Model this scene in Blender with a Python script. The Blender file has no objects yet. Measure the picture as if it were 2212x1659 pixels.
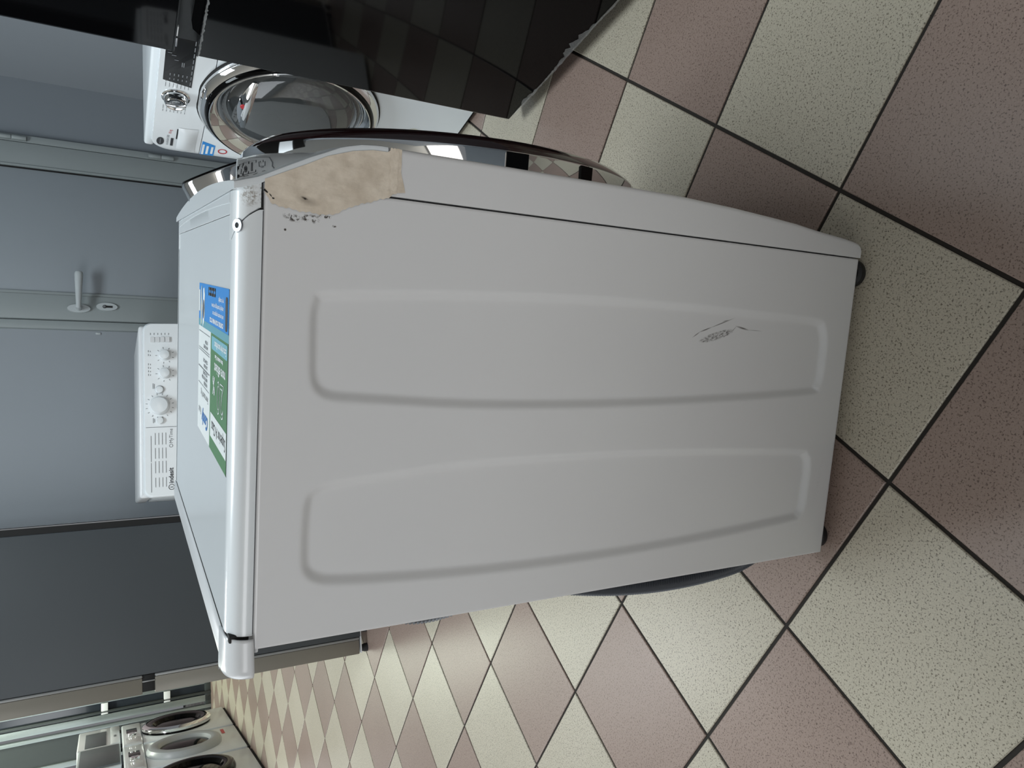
import bpy, bmesh, math, random
import numpy as np
from mathutils import Matrix, Vector

random.seed(7)
rng = np.random.default_rng(5)
sc = bpy.context.scene
COL = sc.collection
PI = math.pi


def lin(r, g, b):
    f = lambda v: (v / 255 / 12.92) if v / 255 <= 0.04045 else ((v / 255 + 0.055) / 1.055) ** 2.4
    return (f(r), f(g), f(b), 1.0)


# ------------------------------------------------------------------ camera
F_PX = 1559.3
CAM = Vector((0.35452, -0.67272, 0.94941))
FW = Vector((-0.127656, 0.863099, -0.488635))
RT = Vector((0.989323, 0.145735, -0.001043))      # image up (the picture lies on its side)
DN = Vector((0.070310, -0.483551, -0.872488))     # image right
cam = bpy.data.cameras.new('camera')
cam.sensor_fit = 'HORIZONTAL'
cam.sensor_width = 36.0
cam.lens = F_PX / 2212 * 36.0
cam.clip_start = 0.02
camo = bpy.data.objects.new('camera', cam)
COL.objects.link(camo)
mw = Matrix.Identity(4)
for i, v in enumerate((DN, RT, -FW)):
    for j in range(3):
        mw[j][i] = v[j]
mw.translation = CAM
camo.matrix_world = mw
sc.camera = camo

# ------------------------------------------------------------------ world, lights, exposure
wd = bpy.data.worlds.new('world')
sc.world = wd
wd.use_nodes = True
bg = wd.node_tree.nodes['Background']
bg.inputs[0].default_value = (0.92, 0.96, 1.0, 1)
bg.inputs[1].default_value = 0.19


def area(name, loc, rot, sx, sy, power, color):
    l = bpy.data.lights.new(name, 'AREA')
    l.shape = 'RECTANGLE'
    l.size, l.size_y = sx, sy
    l.energy = power
    l.color = color
    o = bpy.data.objects.new(name, l)
    o.location = loc
    o.rotation_euler = rot
    COL.objects.link(o)
    return o


RA = math.radians(18.65)
# fluorescent troffers on the ceiling of the shop
area('ceiling_lamp_light', (0.08, 0.95, 2.84), (0, 0, RA), 1.2, 0.6, 44, (0.85, 0.95, 1.0))
area('ceiling_lamp_light', (-2.2, 3.4, 2.84), (0, 0, RA), 1.2, 0.6, 34, (0.95, 0.98, 1.0))
area('ceiling_lamp_light', (-3.4, 6.2, 2.84), (0, 0, RA), 1.2, 0.6, 80, (0.93, 1.0, 0.84))
# daylight through the shop windows: behind the photographer and far on the left
area('shop_window_light', (-2.6, -3.9, 2.15), (math.radians(90), 0, math.radians(-25)), 4.0, 1.3, 80, (0.96, 0.98, 1.0))
area('shop_window_light', (2.6, -3.6, 2.15), (math.radians(90), 0, math.radians(28)), 3.0, 1.3, 24, (1.0, 0.95, 0.88))
area('shop_window_light', (-5.6, 2.2, 1.7), (0, math.radians(-90), RA * 0.4), 2.4, 5.0, 94, (0.89, 0.95, 1.0))

sc.view_settings.view_transform = 'Standard'
sc.view_settings.look = 'None'
sc.view_settings.exposure = 0.0
sc.view_settings.gamma = 1.0
sc.view_settings.use_curve_mapping = False

# ------------------------------------------------------------------ materials
MATS = {}


def nodes_of(m):
    return m.node_tree.nodes, m.node_tree.links


def mat(name, color, rough=0.5, metal=0.0, coat=0.0, spec=0.5, var=0.06, scale=30.0, bump=0.0, bscale=400.0,
        alpha=1.0, trans=0.0, emit=None):
    m = bpy.data.materials.new(name)
    m.use_nodes = True
    n, l = nodes_of(m)
    b = n['Principled BSDF']
    b.inputs['Roughness'].default_value = rough
    b.inputs['Metallic'].default_value = metal
    b.inputs['Coat Weight'].default_value = coat
    b.inputs['Coat Roughness'].default_value = 0.06
    b.inputs['Specular IOR Level'].default_value = spec
    b.inputs['Alpha'].default_value = alpha
    b.inputs['Transmission Weight'].default_value = trans
    tc = n.new('ShaderNodeTexCoord')
    ns = n.new('ShaderNodeTexNoise')
    ns.inputs['Scale'].default_value = scale
    ns.inputs['Detail'].default_value = 4
    l.new(tc.outputs['Object'], ns.inputs['Vector'])
    mx = n.new('ShaderNodeMix')
    mx.data_type = 'RGBA'
    l.new(ns.outputs['Fac'], mx.inputs['Factor'])
    mx.inputs[6].default_value = tuple(min(1, c * (1 - var)) for c in color[:3]) + (1,)
    mx.inputs[7].default_value = tuple(min(1, c * (1 + var)) for c in color[:3]) + (1,)
    l.new(mx.outputs[2], b.inputs['Base Color'])
    if bump:
        n2 = n.new('ShaderNodeTexNoise')
        n2.inputs['Scale'].default_value = bscale
        n2.inputs['Detail'].default_value = 3
        l.new(tc.outputs['Object'], n2.inputs['Vector'])
        bp = n.new('ShaderNodeBump')
        bp.inputs['Strength'].default_value = bump
        bp.inputs['Distance'].default_value = 0.001
        l.new(n2.outputs['Fac'], bp.inputs['Height'])
        l.new(bp.outputs['Normal'], b.inputs['Normal'])
    if emit:
        b.inputs['Emission Color'].default_value = color
        b.inputs['Emission Strength'].default_value = emit
    MATS[name] = m
    return m


class NG:
    """tiny node-graph helper"""
    def __init__(self, m):
        self.n, self.l = nodes_of(m)
        self.b = self.n['Principled BSDF']

    def new(self, t, **k):
        x = self.n.new(t)
        for a, v in k.items():
            setattr(x, a, v)
        return x

    def math(self, op, a, b=None, clamp=False):
        x = self.new('ShaderNodeMath', operation=op, use_clamp=clamp)
        for i, v in enumerate((a, b)):
            if v is None:
                continue
            if isinstance(v, (int, float)):
                x.inputs[i].default_value = v
            else:
                self.l.new(v, x.inputs[i])
        return x.outputs[0]

    def noise(self, vec, scale, detail=3, rough=0.5):
        x = self.new('ShaderNodeTexNoise')
        x.inputs['Scale'].default_value = scale
        x.inputs['Detail'].default_value = detail
        x.inputs['Roughness'].default_value = rough
        self.l.new(vec, x.inputs['Vector'])
        return x.outputs['Fac']

    def ramp(self, v, a, b):
        x = self.new('ShaderNodeMapRange')
        x.inputs['From Min'].default_value = a
        x.inputs['From Max'].default_value = b
        x.clamp = True
        self.l.new(v, x.inputs['Value'])
        return x.outputs['Result']

    def mix(self, fac, a, b):
        x = self.new('ShaderNodeMix', data_type='RGBA')
        if isinstance(fac, (int, float)):
            x.inputs['Factor'].default_value = fac
        else:
            self.l.new(fac, x.inputs['Factor'])
        for i, v in ((6, a), (7, b)):
            if isinstance(v, tuple):
                x.inputs[i].default_value = v
            else:
                self.l.new(v, x.inputs[i])
        return x.outputs[2]

    def ellipse(self, vec, cx, cz, ang, a, b):
        """normalised radius in the x-z plane of an ellipse (1 = its edge)"""
        x = self.new('ShaderNodeMapping', vector_type='TEXTURE')
        x.inputs['Location'].default_value = (cx, 0, cz)
        x.inputs['Rotation'].default_value = (0, ang, 0)
        x.inputs['Scale'].default_value = (a, 1e4, b)
        self.l.new(vec, x.inputs['Vector'])
        y = self.new('ShaderNodeVectorMath', operation='LENGTH')
        self.l.new(x.outputs[0], y.inputs[0])
        return y.outputs['Value']


mat('enamel', lin(226, 226, 227), 0.32, coat=0.25, var=0.01, scale=3, bump=0.05, bscale=900)
mat('enamel_cool', lin(230, 237, 241), 0.32, coat=0.25, var=0.01, scale=3)
mat('plastic', lin(227, 232, 235), 0.24, coat=0.35, var=0.01, scale=6)
mat('plastic_rear', lin(214, 216, 218), 0.28, coat=0.2, var=0.02, scale=40)
mat('chrome', (0.82, 0.83, 0.84, 1), 0.04, metal=1.0, var=0.02)
mat('steel', (0.36, 0.37, 0.39, 1), 0.42, metal=1.0, var=0.05)
mat('black_plastic', lin(22, 23, 25), 0.4, var=0.1)
mat('gap_black', lin(9, 9, 10), 0.7, var=0.1)
mat('black_gloss', lin(5, 5, 6), 0.05, spec=0.17, var=0.05)
mat('maroon_gloss', lin(36, 16, 18), 0.06, coat=0.6, var=0.1)
mat('rubber', lin(24, 24, 26), 0.6, var=0.1)
mat('hose', lin(46, 50, 58), 0.42, var=0.1)
mat('wall_grey', lin(140, 146, 152), 0.55, var=0.03, scale=2, bump=0.05, bscale=300)
mat('wall_grey_dark', lin(124, 131, 138), 0.55, var=0.03, scale=2)  # darker grey, used on the panel right of the door
mat('door_grey', lin(138, 145, 151), 0.5, var=0.03, scale=3)
mat('frame_grey', lin(140, 147, 148), 0.38, var=0.02, scale=6)
mat('handle_grey', lin(176, 182, 184), 0.35, var=0.02)
mat('fridge_dark', lin(62, 67, 71), 0.5, var=0.05, scale=2, bump=0.08, bscale=250)
mat('fridge_edge', lin(140, 141, 140), 0.35, metal=0.3, var=0.02)
mat('fridge_door', lin(125, 121, 112), 0.42, metal=0.25, var=0.03, scale=8)
mat('alu', lin(150, 160, 160), 0.35, metal=0.6, var=0.05)
mat('alu_dark', lin(70, 76, 76), 0.4, metal=0.4, var=0.05)
mat('dark_pane', lin(44, 50, 58), 0.12, var=0.15, scale=1.5)
mat('dark_pane_clear', lin(90, 96, 100), 0.15, var=0.15, scale=1.5)
mat('display', lin(20, 21, 23), 0.12, var=0.1)
mat('print_grey', lin(120, 124, 128), 0.6, var=0.05)
mat('print_dark', lin(50, 52, 56), 0.6, var=0.05)
mat('print_white', lin(232, 236, 238), 0.5, var=0.02)
mat('label_white', lin(224, 229, 229), 0.45, var=0.02)
mat('label_green', lin(78, 128, 84), 0.4, var=0.03)
mat('label_blue', lin(44, 138, 214), 0.4, var=0.03)
mat('label_teal', lin(104, 164, 178), 0.4, var=0.03)
mat('label_pale', lin(120, 180, 196), 0.4, var=0.03)
mat('label_red', lin(190, 40, 50), 0.4, var=0.03)
mat('label_cream', lin(214, 216, 204), 0.45, var=0.03)
mat('brand_blue', lin(50, 120, 190), 0.4, var=0.03)
mat('drum', (0.35, 0.36, 0.37, 1), 0.3, metal=1.0, var=0.2, scale=20)
mat('gasket', lin(96, 99, 101), 0.45, var=0.1)
mat('bowl_glass', (0.86, 0.92, 0.93, 1), 0.02, trans=1.0, var=0.01)
mat('tinted_glass', lin(58, 61, 62), 0.03, coat=0.8, var=0.25, scale=9)
mat('film', (0.7, 0.72, 0.72, 1), 0.2, alpha=0.20, var=0.05)
mat('oven_grey', lin(96, 103, 106), 0.4, metal=0.2, var=0.05)
mat('ceiling_white', lin(205, 205, 200), 0.8, var=0.03)
mat('tint_pink', lin(150, 138, 146), 0.4, var=0.05)

# --- enamel side panel with its own scuffs, dirt and scrape (they sit on the panel)
m = mat('enamel_scuffed', lin(226, 226, 227), 0.32, coat=0.25, var=0.01, scale=3)
g = NG(m)
pos = g.new('ShaderNodeTexCoord').outputs['Object']
base = g.b.inputs['Base Color'].links[0].from_socket
n1 = g.noise(pos, 260, 5, 0.7)
n2 = g.noise(pos, 90, 4, 0.6)
dirt = None
for (cx, cz, ang, a, b_, lo, hi) in ((0.4055, 0.805, 0.15, 0.0036, 0.0085, 0.47, 0.56), (0.4062, 0.7895, 0.0, 0.0042, 0.009, 0.50, 0.58),
                                     (0.4095, 0.777, 0.1, 0.002, 0.008, 0.53, 0.6), (0.3943, 0.8114, 0, 0.0012, 0.0012, 0.2, 0.3),
                                     (0.4017, 0.7676, 0, 0.0011, 0.002, 0.35, 0.5)):
    e = g.ellipse(pos, cx, cz, ang, a, b_)
    inside = g.ramp(e, 1.15, 0.6)
    k = g.math('MULTIPLY', inside, g.ramp(n1, lo, hi))
    dirt = k if dirt is None else g.math('MAXIMUM', dirt, k)
# scrape: a thin curved line, a hatched patch, a short tail
for (x0, z0, x1, z1, w) in ((0.3133, 0.3097, 0.3200, 0.2991, 0.0007), (0.3200, 0.2991, 0.3265, 0.2803, 0.0009), (0.3265, 0.2803, 0.3385, 0.2456, 0.0007),
                            (0.3293, 0.2360, 0.3254, 0.2150, 0.0013), (0.3345, 0.2620, 0.3370, 0.2520, 0.0004), (0.3225, 0.2440, 0.3290, 0.2370, 0.0004), (0.3254, 0.2150, 0.3248, 0.1900, 0.0003)):
    cx, cz = (x0 + x1) / 2, (z0 + z1) / 2
    L = math.hypot(x1 - x0, z1 - z0) / 2
    ang = -math.atan2(z1 - z0, x1 - x0)
    e = g.ellipse(pos, cx, cz, ang, L * 1.12, w)
    dirt = g.math('MAXIMUM', dirt, g.math('MULTIPLY', g.ramp(e, 1.2, 0.3), 0.85))
cx, cz = 0.3160, 0.2695
ang = -math.atan2(0.2432 - 0.2960, 0.3235 - 0.3090)
e = g.ellipse(pos, cx, cz, ang, 0.030, 0.0052)
st = g.new('ShaderNodeMapping', vector_type='TEXTURE')
st.inputs['Rotation'].default_value = (0, ang, 0)
st.inputs['Scale'].default_value = (3.2, 1, 0.75)
g.l.new(pos, st.inputs['Vector'])
hatch = g.ramp(g.noise(st.outputs[0], 620, 4, 0.75), 0.46, 0.60)
k = g.math('MULTIPLY', g.ramp(e, 1.05, 0.85), g.math('ADD', g.math('MULTIPLY', hatch, 0.80), 0.10))
dirt = g.math('MAXIMUM', dirt, k)
# faint grime low on the panel edge
low = g.math('MULTIPLY', g.ramp(g.ellipse(pos, 0.11, 0.045, 0.1, 0.05, 0.006), 1.0, 0.2), g.ramp(g.noise(pos, 500, 4, 0.7), 0.55, 0.75))
dirt = g.math('MAXIMUM', dirt, g.math('MULTIPLY', low, 0.4))
g.l.new(g.mix(dirt, base, lin(62, 55, 48)), g.b.inputs['Base Color'])
g.l.new(g.math('ADD', g.math('MULTIPLY', dirt, 0.4), 0.32), g.b.inputs['Roughness'])

# --- front cap plastic with a dirty rubbed patch
m = mat('plastic_worn', lin(227, 231, 233), 0.26, coat=0.3, var=0.01, scale=6)
g = NG(m)
pos = g.new('ShaderNodeTexCoord').outputs['Object']
base = g.b.inputs['Base Color'].links[0].from_socket
e = g.ellipse(pos, 0.421, 0.8415, 0.0, 0.0105, 0.008)
k = g.math('MULTIPLY', g.ramp(e, 1.1, 0.5), g.ramp(g.noise(pos, 330, 5, 0.7), 0.47, 0.60))
e2 = g.ellipse(pos, 0.424, 0.8325, 0.0, 0.012, 0.0025)
k2 = g.math('MULTIPLY', g.ramp(e2, 1.0, 0.4), g.ramp(g.noise(pos, 420, 4, 0.7), 0.5, 0.62))
k = g.math('MAXIMUM', k, k2)
g.l.new(g.mix(g.math('MULTIPLY', k, 0.75), base, lin(120, 108, 92)), g.b.inputs['Base Color'])

# --- masking tape
m = mat('masking_tape', lin(206, 190, 170), 0.7, var=0.05, scale=60)
g = NG(m)
pos = g.new('ShaderNodeTexCoord').outputs['Object']
n1 = g.noise(pos, 45, 5, 0.65)
c1 = g.mix(g.ramp(n1, 0.35, 0.65), lin(208, 194, 176), lin(232, 220, 203))
st = g.ramp(g.noise(pos, 30, 6, 0.75), 0.60, 0.75)
c2 = g.mix(g.math('MULTIPLY', st, 0.35), c1, lin(140, 122, 102))
sm = g.math('MULTIPLY', g.ramp(g.ellipse(pos, 0.4215, 0.793, 0.2, 0.004, 0.010), 1.2, 0.2), 0.45)
c3 = g.mix(sm, c2, lin(105, 94, 82))
sp = g.math('MULTIPLY', g.ramp(g.ellipse(pos, 0.4235, 0.7955, 0.3, 0.0011, 0.0035), 1.1, 0.5), 0.8)
c3 = g.mix(sp, c3, lin(66, 56, 48))
g.l.new(c3, g.b.inputs['Base Color'])
bp = g.new('ShaderNodeBump')
bp.inputs['Strength'].default_value = 0.6
bp.inputs['Distance'].default_value = 0.0012
mp = g.new('ShaderNodeMapping')
mp.inputs['Scale'].default_value = (2.2, 1.0, 0.8)
g.l.new(pos, mp.inputs['Vector'])
g.l.new(g.noise(mp.outputs[0], 55, 4, 0.6), bp.inputs['Height'])
g.l.new(bp.outputs['Normal'], g.b.inputs['Normal'])


# --- speckled floor tiles (speckle runs in world space, so every tile differs)
def tile_mat(name, c0, c1, speck, amount):
    m = mat(name, c0, 0.34, spec=0.45, var=0.02)
    g = NG(m)
    pos = g.new('ShaderNodeNewGeometry').outputs['Position']
    wob = g.noise(pos, 3.0, 3)
    base = g.mix(g.ramp(wob, 0.3, 0.7), c0, c1)
    oi = g.new('ShaderNodeObjectInfo').outputs['Random']
    base = g.mix(g.math('MULTIPLY', oi, 0.10), base, lin(150, 140, 126))
    fine = g.noise(pos, 420, 2, 0.6)
    base = g.mix(g.math('MULTIPLY', g.ramp(fine, 0.42, 0.62), 0.30), base, tuple(min(1, v * 1.25) for v in c1[:3]) + (1,))
    s1 = g.ramp(g.noise(pos, 360, 2, 0.5), 0.575, 0.66)
    s2 = g.ramp(g.noise(pos, 230, 3, 0.6), 0.59, 0.67)
    s = g.math('MULTIPLY', g.math('MAXIMUM', s1, g.math('MULTIPLY', s2, 0.7)), amount)
    g.l.new(g.mix(s, base, speck), g.b.inputs['Base Color'])
    g.l.new(g.math('ADD', g.math('MULTIPLY', fine, 0.16), 0.24), g.b.inputs['Roughness'])
    bp = g.new('ShaderNodeBump')
    bp.inputs['Strength'].default_value = 0.10
    bp.inputs['Distance'].default_value = 0.0006
    g.l.new(fine, bp.inputs['Height'])
    g.l.new(bp.outputs['Normal'], g.b.inputs['Normal'])
    return m


tile_mat('tile_beige', lin(189, 181, 163), lin(197, 189, 172), lin(84, 74, 60), 0.80)
tile_mat('tile_pink', lin(153, 133, 123), lin(161, 141, 131), lin(80, 62, 56), 0.78)
mat('grout', lin(44, 40, 36), 0.85, var=0.25, scale=60)


# ------------------------------------------------------------------ mesh helpers
def tag(o, label=None, cat=None, group=None, kind=None):
    for k, v in (('label', label), ('category', cat), ('group', group), ('kind', kind)):
        if v:
            o[k] = v
    return o


def empty(name, loc=(0, 0, 0), rz=0.0, label=None, cat=None, group=None, kind=None, parent=None):
    o = bpy.data.objects.new(name, None)
    o.location = loc
    o.rotation_euler = (0, 0, rz)
    o.empty_display_size = 0.1
    COL.objects.link(o)
    o.parent = parent
    return tag(o, label, cat, group, kind)


def mesh(name, verts, faces, material, parent=None, smooth=False, label=None):
    me = bpy.data.meshes.new(name)
    me.from_pydata([tuple(map(float, v)) for v in verts], [], [tuple(f) for f in faces])
    bm = bmesh.new()
    bm.from_mesh(me)
    bmesh.ops.recalc_face_normals(bm, faces=bm.faces)
    bm.to_mesh(me)
    bm.free()
    return mobj(name, me, material, parent, smooth, label)


def mobj(name, me, material, parent=None, smooth=False, label=None):
    if material:
        me.materials.clear()
        me.materials.append(MATS[material])
    if smooth:
        me.polygons.foreach_set('use_smooth', [True] * len(me.polygons))
        if smooth != 'all':
            try:
                me.set_sharp_from_angle(angle=math.radians(38))
            except Exception:
                pass
    o = bpy.data.objects.new(name, me)
    COL.objects.link(o)
    o.parent = parent
    if label:
        o['label'] = label
    return o


def rbox(name, x0, x1, y0, y1, z0, z1, material, parent=None, r=0.003, seg=2, label=None, edges=None):
    bm = bmesh.new()
    bmesh.ops.create_cube(bm, size=1)
    for v in bm.verts:
        v.co = ((x0 + x1) / 2 + v.co.x * (x1 - x0), (y0 + y1) / 2 + v.co.y * (y1 - y0), (z0 + z1) / 2 + v.co.z * (z1 - z0))
    r = min(r, 0.45 * min(abs(x1 - x0), abs(y1 - y0), abs(z1 - z0)))
    es = bm.edges[:]
    if edges:
        es = [e for e in es if edges(e.verts[0].co, e.verts[1].co)]
    if r > 0 and es:
        bmesh.ops.bevel(bm, geom=es, offset=r, segments=seg, profile=0.5, affect='EDGES')
    bmesh.ops.recalc_face_normals(bm, faces=bm.faces)
    me = bpy.data.meshes.new(name)
    bm.to_mesh(me)
    bm.free()
    return mobj(name, me, material, parent, True, label)


def grid(name, P, material, parent=None, smooth='all', close_u=False, label=None, flip=False):
    """P: array (nu, nv, 3)"""
    P = np.asarray(P, float)
    nu, nv = P.shape[:2]
    faces = []
    for i in range(nu - (0 if close_u else 1)):
        for j in range(nv - 1):
            i2 = (i + 1) % nu
            faces.append((i * nv + j, i2 * nv + j, i2 * nv + j + 1, i * nv + j + 1))
    me = bpy.data.meshes.new(name)
    me.from_pydata(P.reshape(-1, 3).tolist(), [], faces)
    if flip:
        me.flip_normals()
    return mobj(name, me, material, parent, smooth, label)


def lathe(name, prof, O, U, V, N, material, parent=None, n=48, label=None, cap0=False, cap1=False, smooth=True):
    """prof: list of (radius, height along N); circle spanned by U, V"""
    O, U, V, N = map(lambda a: np.asarray(a, float), (O, U, V, N))
    verts, faces = [], []
    for k in range(n):
        t = 2 * PI * k / n
        d = U * math.cos(t) + V * math.sin(t)
        for r, h in prof:
            verts.append(O + d * r + N * h)
    m_ = len(prof)
    for k in range(n):
        k2 = (k + 1) % n
        for j in range(m_ - 1):
            faces.append((k * m_ + j, k2 * m_ + j, k2 * m_ + j + 1, k * m_ + j + 1))
    if cap0:
        faces.append([k * m_ for k in range(n)])
    if cap1:
        faces.append([k * m_ + m_ - 1 for k in range(n)])
    return mesh(name, verts, faces, material, parent, smooth, label)


def prism(name, pts, O, U, V, N, h0, h1, material, parent=None, label=None, smooth=False):
    O, U, V, N = map(lambda a: np.asarray(a, float), (O, U, V, N))
    n = len(pts)
    verts = [O + U * a + V * b + N * h for h in (h0, h1) for a, b in pts]
    faces = [list(range(n)), list(range(n, 2 * n))] + [(i, (i + 1) % n, n + (i + 1) % n, n + i) for i in range(n)]
    return mesh(name, verts, faces, material, parent, smooth, label)


def catmull(pts, n):
    pts = np.asarray(pts, float)
    P = np.vstack([2 * pts[0] - pts[1], pts, 2 * pts[-1] - pts[-2]])
    out = []
    for i in range(len(pts) - 1):
        p0, p1, p2, p3 = P[i:i + 4]
        for k in range(n):
            t = k / n
            out.append(0.5 * (2 * p1 + (p2 - p0) * t + (2 * p0 - 5 * p1 + 4 * p2 - p3) * t * t + (3 * p1 - p0 - 3 * p2 + p3) * t ** 3))
    out.append(pts[-1])
    return np.array(out)


def tube(name, path, rad, material, parent=None, n=10, label=None):
    path = np.asarray(path, float)
    T = np.gradient(path, axis=0)
    T /= np.linalg.norm(T, axis=1)[:, None]
    ref = np.array([0.13, 0.9, 0.31])
    rows = []
    for i in range(len(path)):
        a = np.cross(T[i], ref); a /= np.linalg.norm(a)
        b = np.cross(T[i], a)
        r = rad[i] if hasattr(rad, '__len__') else rad
        rows.append([path[i] + r * (a * math.cos(2 * PI * k / n) + b * math.sin(2 * PI * k / n)) for k in range(n)])
    P = np.array(rows)
    verts = P.reshape(-1, 3)
    faces = []
    for i in range(len(path) - 1):
        for k in range(n):
            faces.append((i * n + k, i * n + (k + 1) % n, (i + 1) * n + (k + 1) % n, (i + 1) * n + k))
    faces.append(list(range(n)))
    faces.append([(len(path) - 1) * n + k for k in range(n)])
    return mesh(name, verts, faces, material, parent, True, label)


def strokes(name, lines, w, f, material, parent=None, label=None):
    o = strokes_(name, lines, w, f, material, parent, label)
    o['kind'] = 'stuff'
    return o


def strokes_(name, lines, w, f, material, parent=None, label=None):
    """flat printed lines: polylines in (a, b), put on a surface by f(a, b) -> 3D point"""
    verts, faces = [], []
    for ln in lines:
        ln = [np.array(q, float) for q in ln]
        for p, q in zip(ln[:-1], ln[1:]):
            d = q - p
            L = np.linalg.norm(d)
            if L < 1e-9:
                continue
            d /= L
            nrm = np.array([-d[1], d[0]]) * w / 2
            p2, q2 = p - d * w / 2, q + d * w / 2
            k = len(verts)
            for c in (p2 + nrm, q2 + nrm, q2 - nrm, p2 - nrm):
                verts.append(f(c[0], c[1]))
            faces.append((k, k + 1, k + 2, k + 3))
    return mesh(name, verts, faces, material, parent, False, label)


def frame(O, U, V, N, off=0.0):
    O, U, V, N = map(lambda a: np.asarray(a, float), (O, U, V, N))
    return lambda a, b: O + U * a + V * b + N * off


def rect(a0, b0, a1, b1):
    return [(a0, b0), (a1, b0), (a1, b1), (a0, b1), (a0, b0)]


def arc(cx, cy, r, t0, t1, n=12):
    return [(cx + r * math.cos(t0 + (t1 - t0) * k / n), cy + r * math.sin(t0 + (t1 - t0) * k / n)) for k in range(n + 1)]


def rrect(x0, y0, x1, y1, r, n=5):
    pts = []
    for cx, cy, t in ((x1 - r, y0 + r, -PI / 2), (x1 - r, y1 - r, 0), (x0 + r, y1 - r, PI / 2), (x0 + r, y0 + r, PI)):
        pts += [(cx + r * math.cos(t + PI / 2 * k / n), cy + r * math.sin(t + PI / 2 * k / n)) for k in range(n + 1)]
    return pts


def text(name, body, size, a, b, f, material, parent=None, align='LEFT', sx=1.0, outline=0.0, shear=0.0, label=None, bold=0.0):
    cu = bpy.data.curves.new('t', 'FONT')
    cu.body = body
    cu.size = size
    cu.align_x = align
    cu.shear = shear
    cu.resolution_u = 3
    if outline:
        cu.fill_mode = 'NONE'
        cu.bevel_depth = outline
        cu.bevel_resolution = 0
    if bold:
        cu.offset = bold
    to = bpy.data.objects.new('t', cu)
    COL.objects.link(to)
    dg = bpy.context.evaluated_depsgraph_get()
    me = bpy.data.meshes.new_from_object(to.evaluated_get(dg))
    bpy.data.objects.remove(to)
    for v in me.vertices:
        h = v.co.z
        v.co = Vector(f(a + v.co.x * sx, b + v.co.y))
    me.name = name
    return mobj(name, me, material, parent, False, label)


def polyfill(name, pts, f, material, parent=None, label=None):
    return mesh(name, [f(a, b) for a, b in pts], [list(range(len(pts)))], material, parent, False, label)


X3, Y3, Z3 = (1, 0, 0), (0, 1, 0), (0, 0, 1)
EX = np.array([math.cos(RA), math.sin(RA), 0])
EY = np.array([-math.sin(RA), math.cos(RA), 0])

# ------------------------------------------------------------------ floor
TS, TH = -0.30589, -0.46046
TO = np.array([0.94464, 0.88289])
D1 = np.array([math.cos(TH), math.sin(TH)])
D2 = np.array([-math.sin(TH), math.cos(TH)])
floor = mesh('floor', [(-9, -5, -0.0035), (4.5, -5, -0.0035), (4.5, 10, -0.0035), (-9, 10, -0.0035),
                       (-9, -5, -0.05), (4.5, -5, -0.05), (4.5, 10, -0.05), (-9, 10, -0.05)],
             [(0, 1, 2, 3), (4, 5, 6, 7), (0, 1, 5, 4), (1, 2, 6, 5), (2, 3, 7, 6), (3, 0, 4, 7)], 'grout')
tag(floor, 'dark grouted floor laid with beige and pink speckled tiles', kind='structure')


def tile_mesh(nm, material):
    h = 0.30589 / 2 - 0.0031
    b_ = 0.0014
    vs, fs = [], []
    for s_, z_ in ((h, -0.004), (h, -b_), (h - b_, 0.0)):
        vs += [(-s_, -s_, z_), (s_, -s_, z_), (s_, s_, z_), (-s_, s_, z_)]
    for q in (0, 4):
        for i in range(4):
            fs.append((q + i, q + (i + 1) % 4, q + 4 + (i + 1) % 4, q + 4 + i))
    fs.append((8, 9, 10, 11))
    me = bpy.data.meshes.new(nm)
    me.from_pydata(vs, [], fs)
    me.materials.append(MATS[material])
    return me


tme = {0: tile_mesh('tile_pink', 'tile_pink'), 1: tile_mesh('tile_beige', 'tile_beige')}
cand = []
for m_ in range(-16, 34):
    for n_ in range(-30, 22):
        c = TO + (m_ + 0.5) * TS * D1 + (n_ + 0.5) * TS * D2
        if not (-8.6 < c[0] < 4.2 and -2.8 < c[1] < 9.6):
            continue
        inview = False
        for k in ((0, 0), (.5, .5), (.5, -.5), (-.5, .5), (-.5, -.5)):
            q = c + k[0] * TS * D1 + k[1] * TS * D2
            v = Vector((q[0], q[1], 0)) - CAM
            zc = v.dot(FW)
            if zc > 0.05 and abs(F_PX * v.dot(DN) / zc) < 1112 and abs(F_PX * v.dot(RT) / zc) < 835:
                inview = True
        d = math.hypot(c[0] - CAM.x, c[1] - CAM.y)
        cand.append((not inview, d, (m_ + n_) % 2, c))
cand.sort(key=lambda t: (t[0], t[1]))
near = [t for t in cand if not t[0]][:290]
far = cand[len(near):]
for _, _, par, c in near:
    o = bpy.data.objects.new('tile', tme[par])
    o.location = (c[0], c[1], random.uniform(-0.0003, 0.0003))
    o.rotation_euler = (0, 0, TH)
    COL.objects.link(o)
    o.parent = floor
for par, nm in ((0, 'tile_pink'), (1, 'tile_beige')):
    vs, fs = [], []
    src = tme[par]
    ct, st_ = math.cos(TH), math.sin(TH)
    for t in far:
        if t[2] != par:
            continue
        k = len(vs)
        for v in src.vertices:
            vs.append((t[3][0] + ct * v.co.x - st_ * v.co.y, t[3][1] + st_ * v.co.x + ct * v.co.y, v.co.z))
        fs += [tuple(k + i for i in p.vertices) for p in src.polygons]
    me = bpy.data.meshes.new('distant_tiling')
    me.from_pydata(vs, [], fs)
    o = mobj('distant_tiling', me, nm, floor)
    o['kind'] = 'stuff'

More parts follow.
